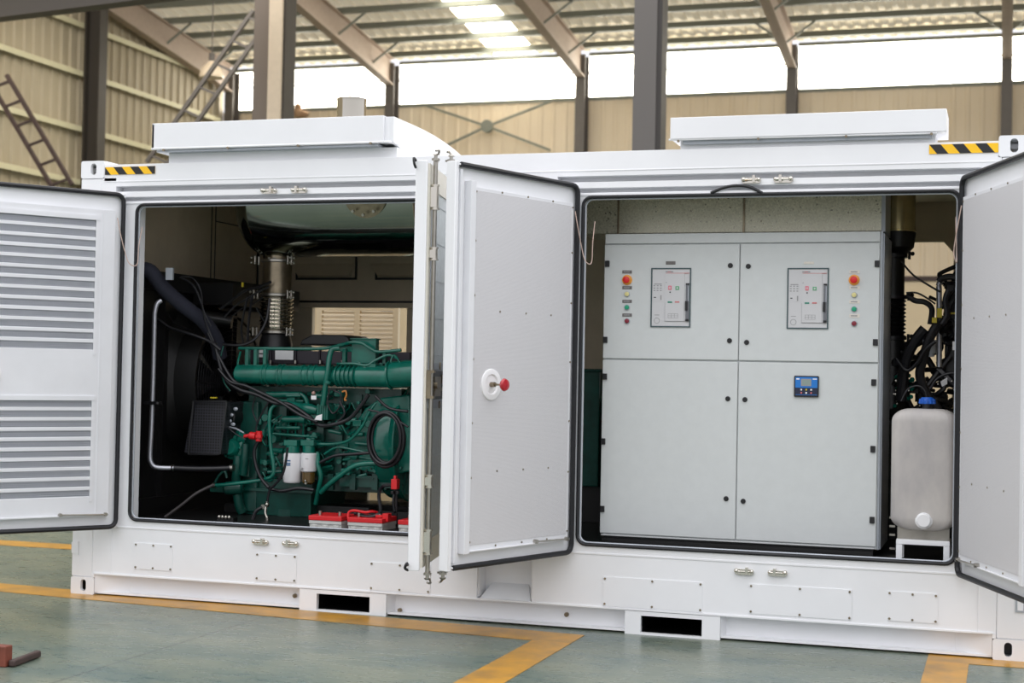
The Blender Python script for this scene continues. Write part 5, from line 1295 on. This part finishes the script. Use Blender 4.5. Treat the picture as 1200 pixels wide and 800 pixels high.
# bits seen in the right gap
xq = lambda u, v, y: at(u, v, y)
mb = MB(); random.seed(5)
for _ in range(60):
    u = random.uniform(1046, 1122); v = random.uniform(440, 520); y = random.uniform(1.0, 1.4); q = at(u, v, y)
    if random.random() < .5: w_ = random.uniform(.02, .05); mb.box((q.x-w_, y, q.z-w_), (q.x+w_, y+.1, q.z+w_))
    else: mb.tube([q, q+Vector((random.uniform(-.08, .08), -.03, random.uniform(-.08, .08))), q+Vector((random.uniform(-.14, .14), .02, random.uniform(-.14, .1)))], random.uniform(.01, .022), 8)
a = at(1046, 478, 1.3); mb.box((a.x-.1, 1.3, .5), (5.63, 1.6, a.z))
pieces(mb, 'ancillary_unit', blackp, e2, bevel=.003)
mb = MB()
for _ in range(14):
    u = random.uniform(1048, 1070); v = random.uniform(440, 480); q = at(u, v, 1.0); mb.ball(q, random.uniform(.01, .02), 8)
build(mb, 'green_unions', green, e2)
mb = MB()
for _ in range(22):
    u = random.uniform(1046, 1120); v = random.uniform(445, 476); q = at(u, v, .95); mb.ball(q, random.uniform(.004, .009), 6)
for v in (606, 616, 626, 642, 651): q = at(1047 if v % 2 else 1045, v, .5); mb.box((q.x-.012, .48, q.z-.006), (q.x+.02, .5, q.z+.006))
pieces(mb, 'bolt', steel, e2)
mb = MB()
for pts, r_, y in (([(1084, 385), (1072, 400), (1062, 420), (1058, 445), (1056, 470)], .035, .95), ([(1104, 372), (1090, 395), (1082, 420), (1078, 440), (1086, 462), (1100, 480)], .030, .9), ([(1062, 345), (1072, 352), (1084, 354), (1092, 362), (1090, 380)], .018, .95),
                   ([(1056, 306), (1070, 322), (1088, 334), (1102, 342)], .0065, .8), ([(1062, 343), (1074, 343), (1086, 349), (1096, 356)], .006, .9), ([(1100, 330), (1104, 326), (1114, 324), (1124, 326)], .02, .9),
                   ([(1112, 340), (1108, 352), (1110, 368), (1104, 380)], .02, .85), ([(1090, 456), (1098, 444), (1110, 438), (1124, 437)], .009, .7), ([(1056, 470), (1064, 456), (1076, 452), (1084, 458), (1086, 468)], .006, .45),
                   ([(1050, 420), (1062, 434), (1074, 426), (1084, 410), (1096, 400)], .012, .85), ([(1052, 440), (1060, 428), (1064, 412)], .016, .95)):
    mb.tube([at(u, v, y) for u, v in pts], r_, 10)
for _ in range(16):
    u = random.uniform(1052, 1110); v = random.uniform(405, 470); y = random.uniform(1.0, 1.25); q = at(u, v, y)
    mb.tube([q, q+Vector((random.uniform(-.1, .1), -.03, random.uniform(-.1, .1))), q+Vector((random.uniform(-.16, .16), .02, random.uniform(-.18, .14)))], random.uniform(.014, .03), 8)
for _ in range(24):
    u = random.uniform(1098, 1124); v = random.uniform(326, 430); y = random.uniform(.95, 1.2); q = at(u, v, y)
    mb.tube([q, q+Vector((random.uniform(-.06, .06), -.03, random.uniform(-.08, .08))), q+Vector((random.uniform(-.12, .08), .02, random.uniform(-.14, .1)))], random.uniform(.008, .018), 8)
pieces(mb, 'black_hose', hose_m, e2)
mb = MB(); a = at(1108, 330, 1.05); mb.box((a.x, 1.05, at(1108, 450, 1.05).z), (a.x+.22, 1.3, a.z)); mb.box((a.x-.03, 1.02, at(1108, 400, 1.02).z), (a.x+.02, 1.05, at(1108, 370, 1.02).z))
build(mb, 'black_bracket', blackp, e2, flat=True, bevel=.01)
mb = MB().tube([at(1104, 328, .98), at(1100, 334, .98), at(1100.5, 345, .98), at(1100.5, 430, .98)], .017, 12)
build(mb, 'steel_tube', alu, e2)
a = at(1089, 414, .93); b = at(1089, 398, .93)
mb = MB().cyl((a.x, .93, a.z), (a.x, .93, b.z), .042, n=24).cyl((a.x, .93, a.z-.02), (a.x, .93, a.z), .03); build(mb, 'filter_canister', strip, e2)
build(MB().add([at(1102, 447, .8), at(1110, 442, .8), at(1110, 450, .8), at(1104, 453, .8), at(1102, 447, .81), at(1110, 442, .81), at(1110, 450, .81), at(1104, 453, .81)], [(0,1,2,3),(7,6,5,4),(0,4,5,1),(1,5,6,2),(2,6,7,3),(3,7,4,0)]), 'paper_tag', white_b, e2, flat=True)
build(MB().box(at(1116, 410, .85), tuple(at(1119.5, 400, .86))), 'paper_tag', white_b, e2, flat=True)
mb = MB().box(at(1092, 378, .84), tuple(at(1098, 372, .85))).box(at(1098, 372, .86), tuple(at(1104, 361, .87))).box(at(1114, 368, .9), tuple(at(1120, 366, .91))); pieces(mb, 'yellow_tie', yel, e2, flat=True)

# second exhaust riser right of the cabinet
xr = at(1046, 320, 1.15).x; yr = 1.15
r2 = empty('exhaust_riser', (xr, yr, 1.35), 'dark steel exhaust pipe with bellows standing right of the grey cabinet', 'exhaust pipe')
zj = at(1053, 272, yr).z
build(MB().lathe((xr+.03, yr, zj), (xr+.03, yr, 2.79), [(0, .115), (.03, .118), (.04, .108), (1, .108)], 32), 'elbow_duct', mat('tarnished_steel_duct', (205, 190, 145), .22, .9, noise=.3, nscale=5), r2)
build(MB().lathe((xr+.03, yr, zj-.14), (xr+.03, yr, zj-.0005), [(0, .06), (.3, .10), (.9, .112), (1, .112)], 28), 'reducer', blackp, r2)
z1_, z2_, z3_ = at(1050, 300, yr).z, at(1050, 348, yr).z, at(1050, 396, yr).z
build(MB().cyl((xr, yr, z2_), (xr, yr, zj-.141), .075, n=28), 'pipe', blackp, r2)
prof = []
for k in range(61): t = k/60; prof.append((t, .075+.014*(.5-.5*math.cos(2*PI*10*t))))
build(MB().lathe((xr, yr, z3_), (xr, yr, z2_-.013), prof, 32), 'bellows', blackp, r2)
mb = MB()
for z in (z1_, z2_, z3_):
    mb.lathe((xr, yr, z-.012), (xr, yr, z+.012), [(0, .092), (1, .092)], 28)
    for s_ in (-1, 1): mb.cyl((xr+s_*.105, yr-.05, z-.025), (xr+s_*.105, yr-.05, z+.025), .009, n=8).ball((xr+s_*.125, yr-.06, z+.01), .014, 8)
pieces(mb, 'clamp_flange', hose_m, r2)
build(MB().lathe((xr, yr, 1.352), (xr, yr, z3_-.013), [(0, .13), (.4, .11), (1, .08)], 24), 'turbo_outlet', blackp, r2)

# wooden block with bar, lower left
q = at(0, 770, 0)
q0 = Vector((1.02, -2.05, 0)); 
mb = MB(); 
t = empty('wooden_block', (q0.x-.1, q0.y, 0), 'red-brown wooden block at the lower left edge of the photo', 'wooden block')
def onZ(u, v, z=0): d = ray(u, v); tt = (z-CP.z)/d.z; return CP+d*tt
g1 = onZ(4, 783); g2 = onZ(33, 772)
build(MB().box((g1.x-.30, g1.y+.02, .0), (g1.x-.005, g1.y+.08, .105)), 'block', wood, t, flat=True, bevel=.006)
tag(build(MB().bar((g1.x+.021-.0, g1.y+.035, .02), (g2.x+.02, g2.y+.06, .02), .035, .035), 'steel_bar', rust, bevel=.008), 'short dark rusty bar lying against the red-brown block', 'metal bar')
# lumpy thing behind left hood, outside the clerestory
q = at(350, 128, 14.0)

# ================================================================== LIGHT
wd = bpy.data.worlds.new('hall_daylight'); bpy.context.scene.world = wd; wd.use_nodes = True
nt = wd.node_tree; N = nt.nodes; L = nt.links; bg = N['Background']
tc = N.new('ShaderNodeTexCoord'); sx = N.new('ShaderNodeSeparateXYZ'); L.new(tc.outputs['Generated'], sx.inputs[0])
rp = N.new('ShaderNodeValToRGB'); e = rp.color_ramp.elements
e[0].position = 0.0; e[0].color = (.26, .26, .265, 1); e[1].position = .9; e[1].color = (1.12, 1.12, 1.14, 1)
m_ = e.new(.25); m_.color = (.52, .52, .55, 1)
L.new(sx.outputs['Z'], rp.inputs[0]); L.new(rp.outputs[0], bg.inputs['Color']); bg.inputs['Strength'].default_value = 2.35
sc = bpy.context.scene
sc.view_settings.view_transform = 'Standard'; sc.view_settings.look = 'None'; sc.view_settings.exposure = 0.0; sc.view_settings.gamma = 1; sc.view_settings.use_curve_mapping = False

def area(name, loc, aim, sx_, sy_, power, col=(1, .95, .86)):
    l = bpy.data.lights.new(name, 'AREA'); l.shape = 'RECTANGLE'; l.size = sx_; l.size_y = sy_; l.energy = power; l.color = col
    o = bpy.data.objects.new(name, l); C.objects.link(o); o.location = loc
    o.rotation_euler = (Vector(aim)-Vector(loc)).to_track_quat('-Z', 'Y').to_euler(); return o
area('added_wall_fill', (-3, 13, 11.3), (-4, 30, 7.5), 26, 3, 1500)  # fill lamp added below the roof to brighten the far walls
